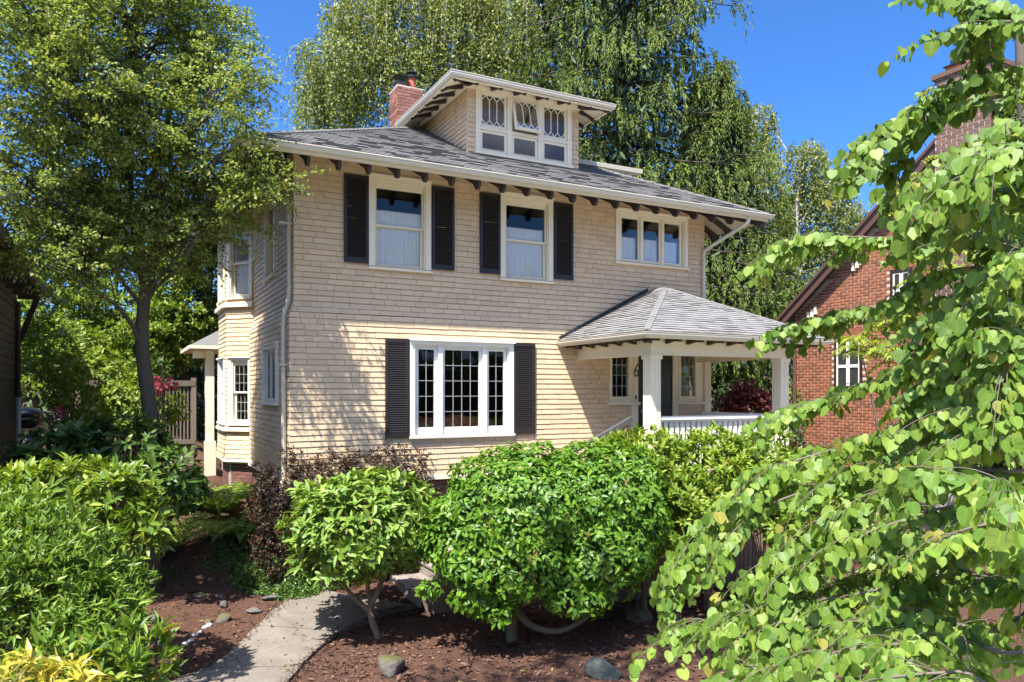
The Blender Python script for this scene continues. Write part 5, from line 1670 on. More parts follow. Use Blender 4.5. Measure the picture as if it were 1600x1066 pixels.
for a in (BX - 0.2, BX + 0.08):
    for b in (CY0 + 0.14, CY0 + 0.52): mb.box(a, a + 0.02, b, b + 0.02, 10.03, 10.22)
mb.build('flue_cap', M_IRON, bch)

# ------------------------------------------------------------------ dark house at the left edge
nh = thing('dark_house', 'dark brown house with deep eaves at the left edge', 'house', (-8, 0, 0))
M_NSH = surf('dark_brown_shingle', [(0.040, 0.030, 0.022), (0.07, 0.052, 0.038)], 4, 0.8, 0.4, 40, 0.25)
NF = FR((-4.05, 0), (0, 1), (1, 0))
mb = MB(); mb.box(-12, -4.06, -1.4, 4.5, -0.3, 5.0); nw = mb.build('wall', M_NSH, nh)
shingles(NF, 0.2, 5.0, lambda z: (-1.5, 4.5), [], nw, off=lambda z: -0.005, course=0.13)
for o in list(nw.children):
    o.data.materials.clear(); o.data.materials.append(M_NSH)
mb = MB(); ze = 4.98
mb.poly_slab([(-3.68, -1.7, ze), (-3.68, 4.92, ze), (-8, 4.92, ze + 2.6), (-8, -1.7, ze + 2.6)], 0.10)
mb.poly_slab([(-8, -1.7, ze + 2.6), (-8, 4.92, ze + 2.6), (-12.3, 4.92, ze), (-12.3, -1.7, ze)], 0.10)
nroof = mb.build('roof', M_ROOFBASE, nh)
mb = MB(); mb.box(-3.675, -3.60, -1.7, 4.92, ze - 0.17, ze - 0.03); mb.build('gutter', M_NSH, nroof)
for i in range(7):
    y = 4.75 - i * 0.8
    q = MB(); q.box(-4.06, -3.70, y - 0.04, y + 0.04, ze - 0.26, ze - 0.105); q.build('rafter_tail', M_NSH, nroof)
q = MB(); q.bar((-4.02, 4.55, 3.9), (-3.72, 4.55, 4.78), 0.09, 0.09); q.build('bracket', M_NSH, nh)
M_PVC = surf('white_plastic_pipe', [(0.5, 0.5, 0.47), (0.6, 0.6, 0.57)], 5, 0.4, 0)
q = MB(); q.tube([(-4.0, 4.2, 4.6), (-4.0, 4.2, 2.9)], 0.04, 8); q.build('downpipe', M_NSH, nh)
q = MB(); q.tube([(-4.0, 4.2, 2.9), (-4.0, 4.2, 1.75), (-4.0, 4.2, 1.74), (-4.0, 4.2, 1.55)], [0.045, 0.045, 0.06, 0.06], 8); q.build('pipe_end', M_PVC, nh)

# kettle barbecue, gas bottle and timber steps behind it
gx, gy = -4.05, 6.35; g0 = 1.75
kb = thing('kettle_grill', 'black kettle barbecue standing beside the dark house', 'barbecue', (gx, gy, g0))
M_ENAM = surf('black_enamel', [(0.012, 0.012, 0.013), (0.02, 0.02, 0.022)], 4, 0.25, 0)
def dome(z0, zs, sgn, nm):
    ps = [(gx, gy, z0 + sgn * zs * math.sin(t)) for t in np.linspace(0, math.pi / 2 - 0.02, 7)]
    rs = [0.29 * math.cos(t) for t in np.linspace(0, math.pi / 2 - 0.02, 7)]
    q = MB(); q.tube(ps, rs, 20); q.build(nm, M_ENAM, kb, smooth=True)
dome(g0 + 0.72, 0.22, 1, 'lid'); dome(g0 + 0.70, 0.24, -1, 'bowl')
for k in range(3):
    a = k * 2.094 + 0.5
    q = MB(); q.tube([(gx + 0.16 * math.cos(a), gy + 0.16 * math.sin(a), g0 + 0.52), (gx + 0.30 * math.cos(a), gy + 0.30 * math.sin(a), g0)], 0.014, 6); q.build('leg', M_METAL, kb)
q = MB(); q.tube(smooth_path([(gx - 0.08, gy, g0 + 0.94), (gx - 0.06, gy, g0 + 1.0), (gx + 0.06, gy, g0 + 1.0), (gx + 0.08, gy, g0 + 0.94)], 4), 0.014, 6); q.build('handle', M_SKIRT, kb)
tb = thing('gas_bottle', 'small white gas bottle standing below the black barbecue', 'gas bottle', (-3.95, 5.9, 1.62))
bx_, by_, bz_ = -3.95, 5.85, 1.66
q = MB(); q.tube([(bx_, by_, bz_ + h) for h in (0.0, 0.02, 0.06, 0.28, 0.35, 0.38)], [0.11, 0.13, 0.145, 0.145, 0.11, 0.03], 18); q.build('tank', M_PVC, tb, smooth=True)
q = MB(); q.tube([(bx_, by_, bz_ + 0.36), (bx_, by_, bz_ + 0.42)], [0.09, 0.09], 12, False); q.build('collar', M_PVC, tb)
q = MB(); q.tube([(bx_, by_, bz_ + 0.38), (bx_, by_, bz_ + 0.45), (bx_ + 0.04, by_, bz_ + 0.45)], 0.015, 6); q.build('valve', M_METAL, tb)
ts = thing('timber_steps', 'dark low timber steps beside the dark house', 'steps', (-3.7, 5.2, 0.9))
M_TIM = surf('dark_timber', [(0.045, 0.033, 0.025), (0.085, 0.065, 0.05)], 5, 0.85, 0.5, 30, 0.25, stretch=(0.5, 4, 4))
for k in range(3):
    q = MB(); q.box(-4.9, -3.25 - 0.12 * k, 5.0 + 0.3 * k, 5.16 + 0.3 * k + (1.8 if k == 2 else 0.14), 0.6, 1.22 + 0.2 * k); q.build('timber', M_TIM, ts)

# slatted fence between the houses
M_FENCE = surf('dull_brown_fence_wood', [(0.11, 0.085, 0.065), (0.19, 0.155, 0.12)], 6, 0.85, 0.4, 40, 0.3, stretch=(4, 4, 0.4))
fn = thing('slatted_fence', 'brown fence of thin upright slats beside the side porch', 'fence', (-1.8, 6.0, 1.1))
x = -3.1
while x < -0.95:
    q = MB(); q.box(x, x + 0.030, 5.97, 5.99, 1.95, 3.12); q.build('slat', M_FENCE, fn)
    q = MB(); q.box(x - 0.006, x + 0.036, 5.97, 5.992, 1.18, 1.86); q.build('slat', M_FENCE, fn)
    x += 0.072
for z0, z1 in ((1.86, 1.95), (3.12, 3.24)):
    q = MB(); q.box(-3.15, -0.92, 5.93, 6.05, z0, z1); q.build('rail', M_FENCE, fn)
for x in (-3.2, -1.0):
    q = MB(); q.box(x, x + 0.10, 5.94, 6.04, 1.0, 3.3); q.build('post', M_FENCE, fn)

# ------------------------------------------------------------------ trees
B_ = at(237, 770, 11.0); B_[2] = gz(B_[0], B_[1])
tp = [(B_[0], B_[1], B_[2] - 0.2), tuple(at(238, 690, 11.0)), tuple(at(222, 540, 11.0)), tuple(at(226, 430, 11.0)), tuple(at(206, 330, 11.05)), tuple(at(200, 210, 11.1)), tuple(at(215, 60, 11.1)), tuple(at(225, -120, 11.1))]
bl = []
for u, v, d, ru, rvv, n in ((200, 60, 10.8, 155, 115, 280), (90, 120, 9.6, 135, 135, 270), (335, 110, 11.0, 62, 68, 95), (50, 300, 9.6, 105, 100, 175), (190, 250, 10.8, 135, 95, 220),
                            (325, 255, 10.9, 90, 64, 125), (350, 330, 10.6, 48, 40, 40), (250, 370, 11.0, 95, 60, 95), (100, 400, 9.8, 90, 55, 90), (140, -80, 10.0, 190, 105, 180),
                            (20, -40, 9.2, 135, 135, 110), (415, 285, 10.3, 42, 26, 26), (170, 150, 9.7, 115, 105, 125), (300, 20, 10.9, 66, 60, 70), (380, 125, 10.2, 36, 40, 20), (385, 205, 10.2, 38, 32, 20), (330, 160, 9.9, 60, 70, 24), (235, 320, 10.5, 90, 60, 80), (140, 350, 10.2, 80, 50, 70)):
    c = at(u, v, d); s = d / 1170
    bl.append((c, (ru * s, ru * s * 0.8, rvv * s), n))
spray_tree('hawthorn_tree', 'tall fine-leaved tree with a grey-brown forked trunk at the left', tuple(B_), bl, L_HAW, M_BARK, trunk_r=0.12, trunk_path=tp, leaf=(0.056, 0.040), per=46, twig=0.46, droop=0.15, flat=0.3,
           limbs=[([at(228, 455, 11), at(240, 400, 10.95), at(238, 300, 10.9), at(262, 190, 10.8), at(290, 80, 10.8)], 0.08, 0.02), ([at(222, 440, 11), at(205, 380, 11), at(150, 290, 11.2), at(95, 200, 11.3)], 0.04, 0.012),
                  ([at(235, 350, 10.95), at(300, 300, 10.7), at(370, 255, 10.5), at(420, 230, 10.4)], 0.022, 0.008), ([at(222, 430, 11), at(130, 385, 11.2), at(60, 380, 11.4), at(5, 400, 11.5)], 0.028, 0.008)])

def px_blob(u, v, d, ru, rvv):
    s = d / 1170
    return at(u, v, d), (ru * s, ru * s * 0.8, rvv * s)

# weeping birch behind the ridge
anch = []
for u, v, w in ((522, 150, 1.5), (515, 95, 1.2), (560, 30, 2.0), (640, -10, 2.2), (730, 0, 2.2), (790, 20, 1.4), (620, 90, 1.6), (700, 80, 1.6), (540, 110, 1.2), (770, 90, 1.2), (660, -120, 2), (560, -70, 1.6), (760, -110, 1.4)):
    c, r = px_blob(u, v, 28 + rng.uniform(-1.5, 1.5), 52, 38); anch.append((c, r, w))
b_ = at(660, 600, 28.5); b_[2] = gz(b_[0], b_[1])
weeping_tree('weeping_birch', 'large weeping birch with hanging leaf curtains behind the brick chimney', tuple(b_), anch, L_BIRCH, M_BARKP, 1950, leaf=(0.115, 0.075), length=(1.6, 4.2), per=62, trunk_r=0.35)
anch = []
for u, v, w in ((1178, 185, 1.0), (1185, 260, 1.0), (1200, 330, 1.0), (1262, 245, 1.0), (1250, 310, 1.1), (1302, 290, 1.1), (1330, 340, 0.9), (1235, 390, 1.2), (1290, 380, 1.2), (1310, 430, 0.9), (1165, 380, 0.8)):
    c, r = px_blob(u, v, 31 + rng.uniform(-1.5, 1.5), 34, 26); anch.append((c, r, w))
b_ = at(1240, 600, 31); b_[2] = gz(b_[0], b_[1])
weeping_tree('weeping_birch', 'pale thin weeping birch against the sky left of the brick gable', tuple(b_), anch, L_BIRCH, M_BARKP, 950, leaf=(0.13, 0.08), length=(1.4, 4.2), per=52, trunk_r=0.2)
# cedars
for (u, d, h, r, nb, per, lab, m, lf) in ((975, 25, 30, 6.2, 330, 400, 'tall green cedar with drooping sprays right behind the front dormer', L_CEDAR, (0.135, 0.036)),
                                     (855, 31, 30, 4.2, 190, 200, 'dark slim fir between the birch and the tall cedar', L_CEDARD, (0.18, 0.045)),
                                     (1115, 24, 13.5, 4.8, 210, 320, 'lower bright cedar showing beyond the right eave and porch', L_CEDAR, (0.135, 0.036)),
                                     (1205, 30, 8.5, 4.2, 110, 170, 'dark fir in shade behind the porch opening', L_CEDARD, (0.20, 0.05))):
    b_ = at(u, 600, d); b_[2] = gz(b_[0], b_[1])
    conifer('cedar_tree' if m is L_CEDAR else 'fir_tree', lab, tuple(b_), h, r, m, M_BARKD, nb, 0.06, lf, per, power=0.62, hang=0.72)
# garden trees between the two houses on the left, and behind
for (bu, bd, blobs, m, lab, nm) in ((100, 19, [(90, 470, 19, 75, 75, 260), (150, 560, 18.5, 60, 55, 170), (60, 560, 19, 50, 60, 120)], L_GREEN, 'yellow-green garden tree filling the gap between the left houses', 'garden_tree'),
                        (290, 20, [(285, 480, 20, 55, 70, 200), (300, 400, 20, 50, 50, 120), (250, 520, 19.5, 45, 50, 110)], L_GREEN, 'green garden tree left of the two-storey bay', 'garden_tree'),
                        (190, 24, [(190, 400, 24, 130, 90, 300), (100, 330, 24, 80, 70, 150), (300, 330, 24, 60, 60, 120)], L_CEDARD, 'dark background tree deep between the left houses', 'background_tree')):
    b_ = at(bu, 600, bd); b_[2] = gz(b_[0], b_[1])
    spray_tree(nm, lab, tuple(b_), [(*px_blob(u, v, d, a, b), n) for u, v, d, a, b, n in blobs], m, M_BARKD, trunk_r=0.12, leaf=(0.12, 0.075), per=34, twig=0.6, show_twigs=0.1)
# small trees by the brick house
def compound_tree(name, label, base, ends, mat, bark):
    root = thing(name, label, 'tree', tuple(base))
    base = np.array(base, float); fol = Foliage(T_LANCE); paths = []; rads = []
    for e in ends:
        e = np.array(e, float)
        q = bez(base - (0, 0, 0.1), base + (0, 0, 1.2), (base + e) / 2 + (0, 0, 0.5), e, 10); paths.append(q); rads.append(taper(10, 0.04, 0.01))
        for k in range(16):
            a = rng.uniform(0, 6.28); dv = np.array((math.cos(a), math.sin(a), rng.uniform(0.0, 0.5)))
            L = rng.uniform(0.4, 0.62)
            s = e + rv(1, 0.13)[0]
            r_ = bez(s, s + dv * L * 0.4 + (0, 0, 0.1), s + dv * L * 0.8 + (0, 0, 0.02), s + dv * L - (0, 0, 0.14), 10)
            paths.append(r_); rads.append(taper(10, 0.006, 0.003))
            T = nrm(np.gradient(r_, axis=0)); sd_ = nrm(np.cross(T, UPV))
            for sg in (-1, 1):
                fol.add(r_[1:], sd_[1:] * sg + T[1:] * 0.35 - (0, 0, 0.3), UPV + rv(9, 0.15), 0.15, 0.05)
    wood('trunk', paths, rads, bark, root, 6); fol.build('crown', mat, root)
    return root
b_ = at(1400, 640, 14.2); b_[2] = gz(b_[0], b_[1])
compound_tree('sumac_tree', 'bright yellow-green sumac with feathery leaves against the brick wall', tuple(b_), [at(u, v, d) for u, v, d in ((1345, 545, 14), (1385, 505, 14.2), (1430, 520, 14), (1450, 290, 14.4), (1425, 310, 14.4), (1470, 490, 14.3), (1400, 560, 13.8), (1490, 560, 14), (1460, 420, 14.4), (1440, 600, 13.8))], L_SUM, M_TWIG)
b_ = at(1585, 640, 15); b_[2] = gz(b_[0], b_[1])
conifer('fir_tree', 'deep green fir right of the brick chimney', tuple(b_), 9.5, 1.5, L_CEDAR, M_BARKD, 70, 0.1, (0.25, 0.07), 80)
b_ = at(1182, 660, 17); b_[2] = gz(b_[0], b_[1])
spray_tree('red_maple', 'small dark red maple seen through the porch opening', tuple(b_), [(*px_blob(1165, 618, 17, 28, 14), 60), (*px_blob(1195, 630, 17.2, 36, 12), 70), (*px_blob(1140, 636, 17, 26, 12), 50)], L_MAPLE, M_BARKD, trunk_r=0.05, leaf=(0.07, 0.045), per=30, twig=0.25, droop=0.3)
for k, (u, d, h, lab) in enumerate(((1130, 20, 1.9, 'dark evergreen hedge bush left of the red maple'), (1205, 20, 1.7, 'dark evergreen hedge bush behind the red maple'))):
    b_ = at(u, 640, d); b_[2] = gz(b_[0], b_[1])
    shrub('hedge_bush', lab, tuple(b_), [((b_[0], b_[1], b_[2] + h * 0.75), (1.1, 1.0, h * 0.75))], L_CEDARD, M_BARKD, leaf=(0.12, 0.05), whorl=5, density=40, cat='bush')

# ------------------------------------------------------------------ shrubs in front of the house
def gnd(u, v, d):
    p = at(u, v, d); p[2] = gz(p[0], p[1]); return p

# rhododendron with bare forked stems
b_ = gnd(595, 985, 10.0)
cR = at(566, 812, 10.0); s = 10.0 / 1170
shrub('rhododendron', 'rounded rhododendron on bare forked stems beside the path', tuple(b_),
      [(cR, (112 * s, 105 * s, 66 * s)), (at(540, 870, 9.8), (72 * s, 70 * s, 30 * s)), (at(620, 845, 10.1), (66 * s, 66 * s, 36 * s))], L_RHODO, M_BARK2, leaf=(0.155, 0.058), whorl=10, density=36, single=300, tilt=(0.7, 1.45), inner=0.45, rough=0.055, auto=0,
      stems=[([b_ - (0, 0, 0.1), at(578, 955, 10), at(590, 925, 10.0), at(601, 890, 10.1), at(592, 865, 10.1), at(600, 820, 10)], 0.05, 0.016), ([at(601, 890, 10.1), at(620, 870, 10.0), at(640, 840, 9.9)], 0.022, 0.01), ([at(530, 905, 9.9), at(550, 885, 10.1), at(560, 850, 10.2)], 0.018, 0.008), ([at(578, 955, 10), at(555, 935, 9.95), at(530, 905, 9.9), at(505, 860, 9.9)], 0.04, 0.015), ([at(580, 945, 10), at(574, 910, 10.1), at(580, 870, 10.15), at(560, 830, 10.1)], 0.035, 0.015)])
# big camellia
b_ = gnd(800, 1000, 9.9); s = 9.9 / 1170
shrub('camellia', 'big rounded glossy green camellia in the middle of the mulch bed', tuple(b_),
      [(at(815, 790, 9.9), (120 * s, 120 * s, 92 * s)), (at(900, 790, 10.1), (95 * s, 100 * s, 92 * s)), (at(962, 800, 10.3), (82 * s, 90 * s, 108 * s)), (at(745, 835, 9.8), (80 * s, 85 * s, 76 * s)), (at(925, 862, 9.8), (85 * s, 85 * s, 72 * s)), (at(820, 868, 9.6), (112 * s, 80 * s, 62 * s)), (at(672, 918, 9.4), (16 * s, 16 * s, 11 * s)), (at(748, 930, 9.3), (38 * s, 34 * s, 24 * s)), (at(905, 930, 9.4), (50 * s, 40 * s, 28 * s)), (at(780, 955, 9.2), (22 * s, 22 * s, 14 * s))], L_CAM, M_BARK2, leaf=(0.098, 0.050), whorl=4, density=150, single=300, tilt=(0.9, 1.7), inner=0.35, rough=0.06, lift=0.25, flop=0.35, auto=0,
      stems=[([b_ - (0, 0, 0.1), at(800, 970, 9.9), at(806, 930, 9.9), at(815, 860, 9.9)], 0.085, 0.05), ([at(806, 955, 9.9), at(835, 980, 9.8), at(880, 985, 9.75), at(925, 955, 9.8), at(950, 900, 9.9)], 0.05, 0.025), ([at(815, 945, 9.95), at(850, 930, 10), at(880, 890, 10)], 0.04, 0.02), ([at(925, 955, 9.8), at(950, 935, 9.9), at(985, 910, 10)], 0.025, 0.012)])
# hedge before the porch
for k, (u, v, d, ru, rr, lab) in enumerate(((1000, 752, 11.0, 80, 72, 'bright hedge rhododendron left of the porch post, behind the camellia'), (1105, 752, 11.2, 84, 70, 'bright hedge rhododendron below the middle of the porch railing'), (1190, 756, 11.4, 76, 70, 'bright hedge rhododendron below the right porch post'),
                                   (1060, 810, 10.6, 80, 65, 'lower bright rhododendron in front of the porch skirt'), (1270, 800, 11.0, 80, 76, 'bright rhododendron right of the porch, behind the branches'))):
    b_ = gnd(u, 930, d); s = d / 1170
    shrub('hedge_rhododendron', lab, tuple(b_), [(at(u, v, d), (ru * s, ru * s * 0.9, rr * s))], L_HEDGE, M_BARK2, leaf=(0.125, 0.046), whorl=8, density=70, tilt=(0.3, 1.2), inner=0.6, group='rhododendrons hedging the porch')
# barberry along the foundation
for k, (u, v, d, ru, rr, lab) in enumerate(((440, 785, 11.3, 46, 70, 'dark red barberry at the house corner by the downspout'), (510, 765, 11.5, 62, 58, 'dark red barberry under the left end of the front wall'), (600, 750, 11.9, 72, 48, 'bronze-tipped barberry under the left shutter of the picture window'))):
    b_ = gnd(u, 900, d); s = d / 1170
    shrub('barberry', lab, tuple(b_), [(at(u, v, d), (ru * s, ru * s * 0.55, rr * s)), (at(u, v + 60, d), (ru * s * 0.9, ru * s * 0.5, rr * s))], L_BARB, M_BARKD, leaf=(0.042, 0.024), whorl=6, density=270, tpl=T_RHOMB, rough=0.14, group='barberries along the foundation', tilt=(0.4, 1.5), stem_r=0.008)
# foreground left shrubs
def bush_px(name, label, bu, bv, bd, masses, mat, leaf, whorl, density, **kw):
    b_ = gnd(bu, bv, bd)
    bl_ = []
    for u, v, d, ru, rr in masses:
        s = d / 1170; bl_.append((at(u, v, d), (ru * s, ru * s * 0.85, rr * s)))
    return shrub(name, label, tuple(b_), bl_, mat, M_BARKD, leaf=leaf, whorl=whorl, density=density, **kw)

bush_px('narrow_leaf_laurel', 'broad bright green narrow-leaved laurel filling the lower left foreground', 70, 1100, 6.2,
        [(55, 890, 6.2, 108, 92), (135, 910, 6.4, 84, 76), (30, 965, 5.8, 115, 105), (145, 985, 6.0, 72, 76), (-20, 860, 6.6, 100, 88)], L_LAUR, (0.112, 0.028), 8, 100, tpl=T_LANCE, single=300, tilt=(0.25, 1.1), rough=0.10, inner=0.3)
bush_px('cherry_laurel', 'larger-leaved green laurel at the bottom left beside the path', 225, 1120, 5.6, [(205, 1045, 5.6, 52, 56), (150, 1080, 5.3, 66, 66), (70, 1070, 5.2, 80, 55)], L_LAUR, (0.14, 0.042), 6, 75, single=120, tilt=(0.2, 1.0), inner=0.3)
bush_px('yellow_pieris', 'yellow-leaved pieris in the bottom left corner', 60, 1150, 4.6, [(30, 1072, 4.6, 52, 42), (105, 1082, 4.55, 46, 42)], L_YEL, (0.12, 0.030), 8, 95, tpl=T_LANCE, single=120, tilt=(0.6, 1.7), flop=0.25, inner=0.3)
bush_px('sunlit_aucuba', 'sunlit yellow-green aucuba above the left laurel', 130, 860, 8.0, [(110, 770, 8.0, 88, 42), (185, 790, 7.8, 60, 50), (50, 770, 8.2, 60, 35), (230, 830, 7.8, 32, 40)], L_AUC_LIT, (0.15, 0.052), 7, 52, single=200, tilt=(0.5, 1.3), inner=0.3)
bush_px('dark_aucuba', 'dark green shaded aucuba below the left tree trunk', 150, 800, 10.2, [(100, 722, 10.2, 75, 42), (175, 700, 10.4, 80, 44), (255, 748, 10.2, 48, 42), (0, 775, 9.8, 70, 34), (290, 770, 10.6, 30, 30)], L_AUC, (0.17, 0.062), 7, 42, single=200, tilt=(0.6, 1.5), flop=0.2, inner=0.35)
bush_px('viburnum', 'leafy yellow-green shrub behind the left trunk by the fence', 150, 690, 14.0, [(150, 610, 14, 60, 55), (205, 640, 13.5, 45, 50), (230, 660, 14.0, 25, 30), (272, 640, 13.6, 18, 22), (110, 560, 14.5, 55, 50)], L_GREEN, (0.11, 0.055), 5, 70, tpl=T_RHOMB, tilt=(0.6, 1.6))
# pink rhododendron flowers by the trunk
pr = bush_px('flowering_rhododendron', 'rhododendron with pink blooms just right of the left tree trunk', 262, 690, 13.2, [(246, 585, 13.2, 16, 30)], L_AUC, (0.12, 0.045), 6, 60)
for u, v in ((242, 598), (268, 600), (246, 606), (95, 645)):
    f = Foliage(T_OVAL); c = at(u, v, 12.7); n = 46
    d_ = nrm(rv(n)); f.add(c + d_ * 0.075, d_ + rv(n, 0.4), d_ + rv(n, 0.5), 0.06, 0.05); f.build('flower_cluster', L_PINK, pr)['kind'] = 'stuff'
# small dark shrub in the right bed with red berries
sk = bush_px('pieris', 'low dark pieris with small red tips under the right branches', 1330, 960, 8.6, [(1320, 890, 8.6, 62, 45), (1400, 870, 8.8, 60, 45), (1250, 900, 9.0, 40, 35)], L_AUC, (0.075, 0.022), 7, 130, tpl=T_LANCE, tilt=(0.3, 1.2))
for u, v in ((1395, 838), (1423, 885), (1316, 918), (1340, 922)):
    f = Foliage(T_OVAL); c = at(u, v, 8.1); n = 14
    d_ = nrm(rv(n)); f.add(c + d_ * 0.02, d_, rv(n), 0.05, 0.015); f.build('red_tip', L_PINK, sk)

# ferns
def fern(label, base, n, L, mat=L_FERN):
    root = thing('fern', label, 'fern', tuple(base), 'ferns beside the house')
    for k in range(n):
        a = 2 * math.pi * k / n + rng.uniform(-0.25, 0.25)
        dv = np.array((math.cos(a), math.sin(a), 0)); l = L * rng.uniform(0.75, 1.15); up = rng.uniform(0.55, 1.0)
        b0 = np.array(base)
        q = bez(b0, b0 + dv * l * 0.25 + (0, 0, l * 0.45 * up), b0 + dv * l * 0.65 + (0, 0, l * 0.65 * up), b0 + dv * l + (0, 0, l * 0.30 * up), 26)
        T = nrm(np.gradient(q, axis=0)); sd_ = nrm(np.cross(T, UPV)); N = np.cross(sd_, T)
        f = Foliage(T_LANCE); w = np.sin(np.linspace(0.25, 1.0, 26) ** 0.8 * math.pi) * 0.16 * l + 0.012
        for sg in (-1, 1):
            f.add(q[2:], sd_[2:] * sg + T[2:] * 0.45 - (0, 0, 0.12), N[2:] + rv(24, 0.1), w[2:], 0.020 + 0.02 * l)
        f.build('frond', mat, root)
    return root

def on_ground(u, v):
    d = 10.0
    for _ in range(60):
        p = at(u, v, d); d += 0.5 * ((CAM[2] - gz(p[0], p[1])) * 1170 / (v - 612) - d)
    p = at(u, v, d); return p[0], p[1], gz(p[0], p[1])


for (u, v, n, L, lab) in ((347, 805, 24, 1.35, 'large sunlit fern at the foot of the brick bay footing'), (378, 848, 20, 1.1, 'dark green fern in front of the sunlit fern by the wall'), (268, 862, 14, 0.95, 'fern at the left side of the dirt passage'), (308, 790, 13, 0.8, 'small fern left of the large sunlit fern')):
    p = on_ground(u, v); fern(lab, (p[0], p[1], p[2] + 0.02), n, L)

# ground cover along the path and wall
f = Foliage(T_OVAL)
def cover(cx, cy, rx, ry, n, h, size):
    a = rng.random(n) * 6.283; r_ = np.sqrt(rng.random(n))
    x = cx + rx * r_ * np.cos(a); y = cy + ry * r_ * np.sin(a)
    z = ground_z(x, y) + h * rng.random(n) * (1.15 - r_)
    f.add(np.stack([x, y, z], -1), rv(n, 0.8) + (0, 0, 0.4), UPV + rv(n, 0.5), size * rng.uniform(0.6, 1.2, n), size * 0.5)
cover(-0.25, 0.35, 0.62, 0.75, 3800, 0.30, 0.05); cover(-0.05, -0.35, 0.42, 0.38, 2400, 0.30, 0.055); cover(-0.5, 1.6, 0.5, 0.9, 2600, 0.25, 0.05); cover(0.45, -0.22, 0.35, 0.2, 1100, 0.25, 0.05)
for u_, v_, r_, n_ in ((290, 765, 0.7, 1600), (320, 830, 0.5, 900), (300, 800, 0.6, 900), (250, 800, 0.5, 900), (360, 880, 0.45, 1300), (400, 900, 0.4, 1300), (250, 900, 0.4, 700)):
    p_ = on_ground(u_, v_); cover(p_[0], p_[1], r_, r_, n_, 0.07, 0.035)
tag(f.build('ground_cover', L_COVER, None), 'low leafy ground cover along the path edge and house wall', 'ground cover', kind='stuff')

# ------------------------------------------------------------------ stones
def rock(name, label, c, r, mat, seed, cat='stone', group=None, sub=3, flat=0.0):
    import bmesh
    bm = bmesh.new(); bmesh.ops.create_icosphere(bm, subdivisions=sub, radius=1)
    rs = np.random.default_rng(seed); K = rs.normal(0, 1, (9, 3)); K = nrm(K); off = rs.uniform(0.42, 0.85, 9)
    for v in bm.verts:
        d = np.array(v.co)
        k = 1.0
        for n_, o_ in zip(K, off):
            dp = d @ n_
            if dp > 0: k = min(k, o_ / dp)
        k = k + 0.035 * math.sin(d[0] * 7 + seed) * math.sin(d[1] * 6) * math.cos(d[2] * 5)
        v.co = Vector((d * k * np.array(r)).tolist())
    me = bpy.data.meshes.new(name); bm.to_mesh(me); bm.free()
    me.polygons.foreach_set('use_smooth', np.ones(len(me.polygons), bool)); me.materials.append(mat)
    o = bpy.data.objects.new(name, me); COL.objects.link(o)
    o.location = (c[0], c[1], gz(c[0], c[1]) + r[2] * 0.22); o.rotation_euler = (0, 0, seed * 1.7)
    return tag(o, label, cat, group)

rock('boulder', 'moss-topped boulder at the bottom edge of the mulch bed', (0.42, -3.35), (0.25, 0.20, 0.20), M_ROCKM, 3, 'boulder')
rock('boulder', 'grey-green smooth boulder at the bottom centre of the bed', (2.60, -4.62), (0.27, 0.23, 0.19), M_ROCKG, 5, 'boulder')
rock('boulder', 'tan flat rock under the right side of the camellia', (4.35, -3.0), (0.34, 0.30, 0.17), M_ROCKM, 8, 'boulder')
for k, (u, v, rx, rz, lab) in enumerate(((348, 968, .13, .09, 'pale angular stone nearest the path edge'), (350, 945, .10, .08, 'stone behind the pale angular edging stone'), (396, 952, .14, .06, 'flat grey stone on the left edge of the path'), (325, 972, .08, .05, 'small round brown edging stone'),
                                 (425, 935, .16, .07, 'long flat stone by the ground cover'), (235, 970, .16, .09, 'grey stone half under the left laurel'), (312, 886, .11, .06, 'square flat stone in the dirt passage'), (345, 930, .08, .05, 'small stone at the top of the edging row'), (1385, 935, .35, .16, 'pale rock behind the low pieris'))):
    dd = 3.2 * 1170 / (v - 612) if v > 700 else 10
    p = at(u, v, dd)
    for _ in range(3):
        dd = (3.0 - gz(p[0], p[1])) * 1170 / (v - 612); p = at(u, v, dd)
    rock('edging_stone', lab, (p[0], p[1]), (rx, rx * 0.75, rz), M_ROCK if k % 3 else M_ROCKM, 20 + k, 'stone', 'stones beside the path and in the beds')
for k, (u, v) in enumerate(((290, 1004), (300, 1000), (305, 992), (313, 988), (320, 981), (327, 979), (252, 1003))):
    p = at(u, v, 9.9)
    for _ in range(3):
        dd = (3.0 - gz(p[0], p[1])) * 1170 / (v - 612); p = at(u, v, dd)
    rock('pebble', ['white pebble at the front end of the pebble row', 'second white pebble from the front of the row', 'third white pebble from the front of the row', 'fourth white pebble from the front of the row', 'second-farthest white pebble of the row', 'farthest white pebble of the row', 'lone white pebble beside the left laurel'][k], (p[0], p[1]), (0.055 + 0.01 * (k % 3), 0.05, 0.032), M_PEB, 40 + k, 'pebble', 'white pebbles beside the path', 2)

# mulch chips and dry leaf litter
ch = Foliage(T_RHOMB)
n = 16000
x = rng.uniform(-2.6, 8, n); y = rng.uniform(-6.2, 2.5, n)
ok = ~((y > -0.1) & (x > -0.1))
x, y = x[ok], y[ok]
pc = np.array(PL + PR[::-1])
def in_path(x, y):
    ins = np.zeros(len(x), bool); j = len(pc) - 1
    for i in range(len(pc)):
        xi, yi = pc[i]; xj, yj = pc[j]
        ins ^= ((yi > y) != (yj > y)) & (x < (xj - xi) * (y - yi) / (yj - yi + 1e-9) + xi); j = i
    return ins
ip = in_path(x, y); ok = ~ip | (rng.random(len(x)) < 0.06)
x, y, ip = x[ok], y[ok], ip[ok]
k = len(x)
ch.add(np.stack([x, y, ground_z(x, y) + 0.006 + 0.045 * ip], -1), rv(k) * (1, 1, 0.25), UPV + rv(k, 0.3), rng.uniform(0.02, 0.085, k), rng.uniform(0.008, 0.034, k))
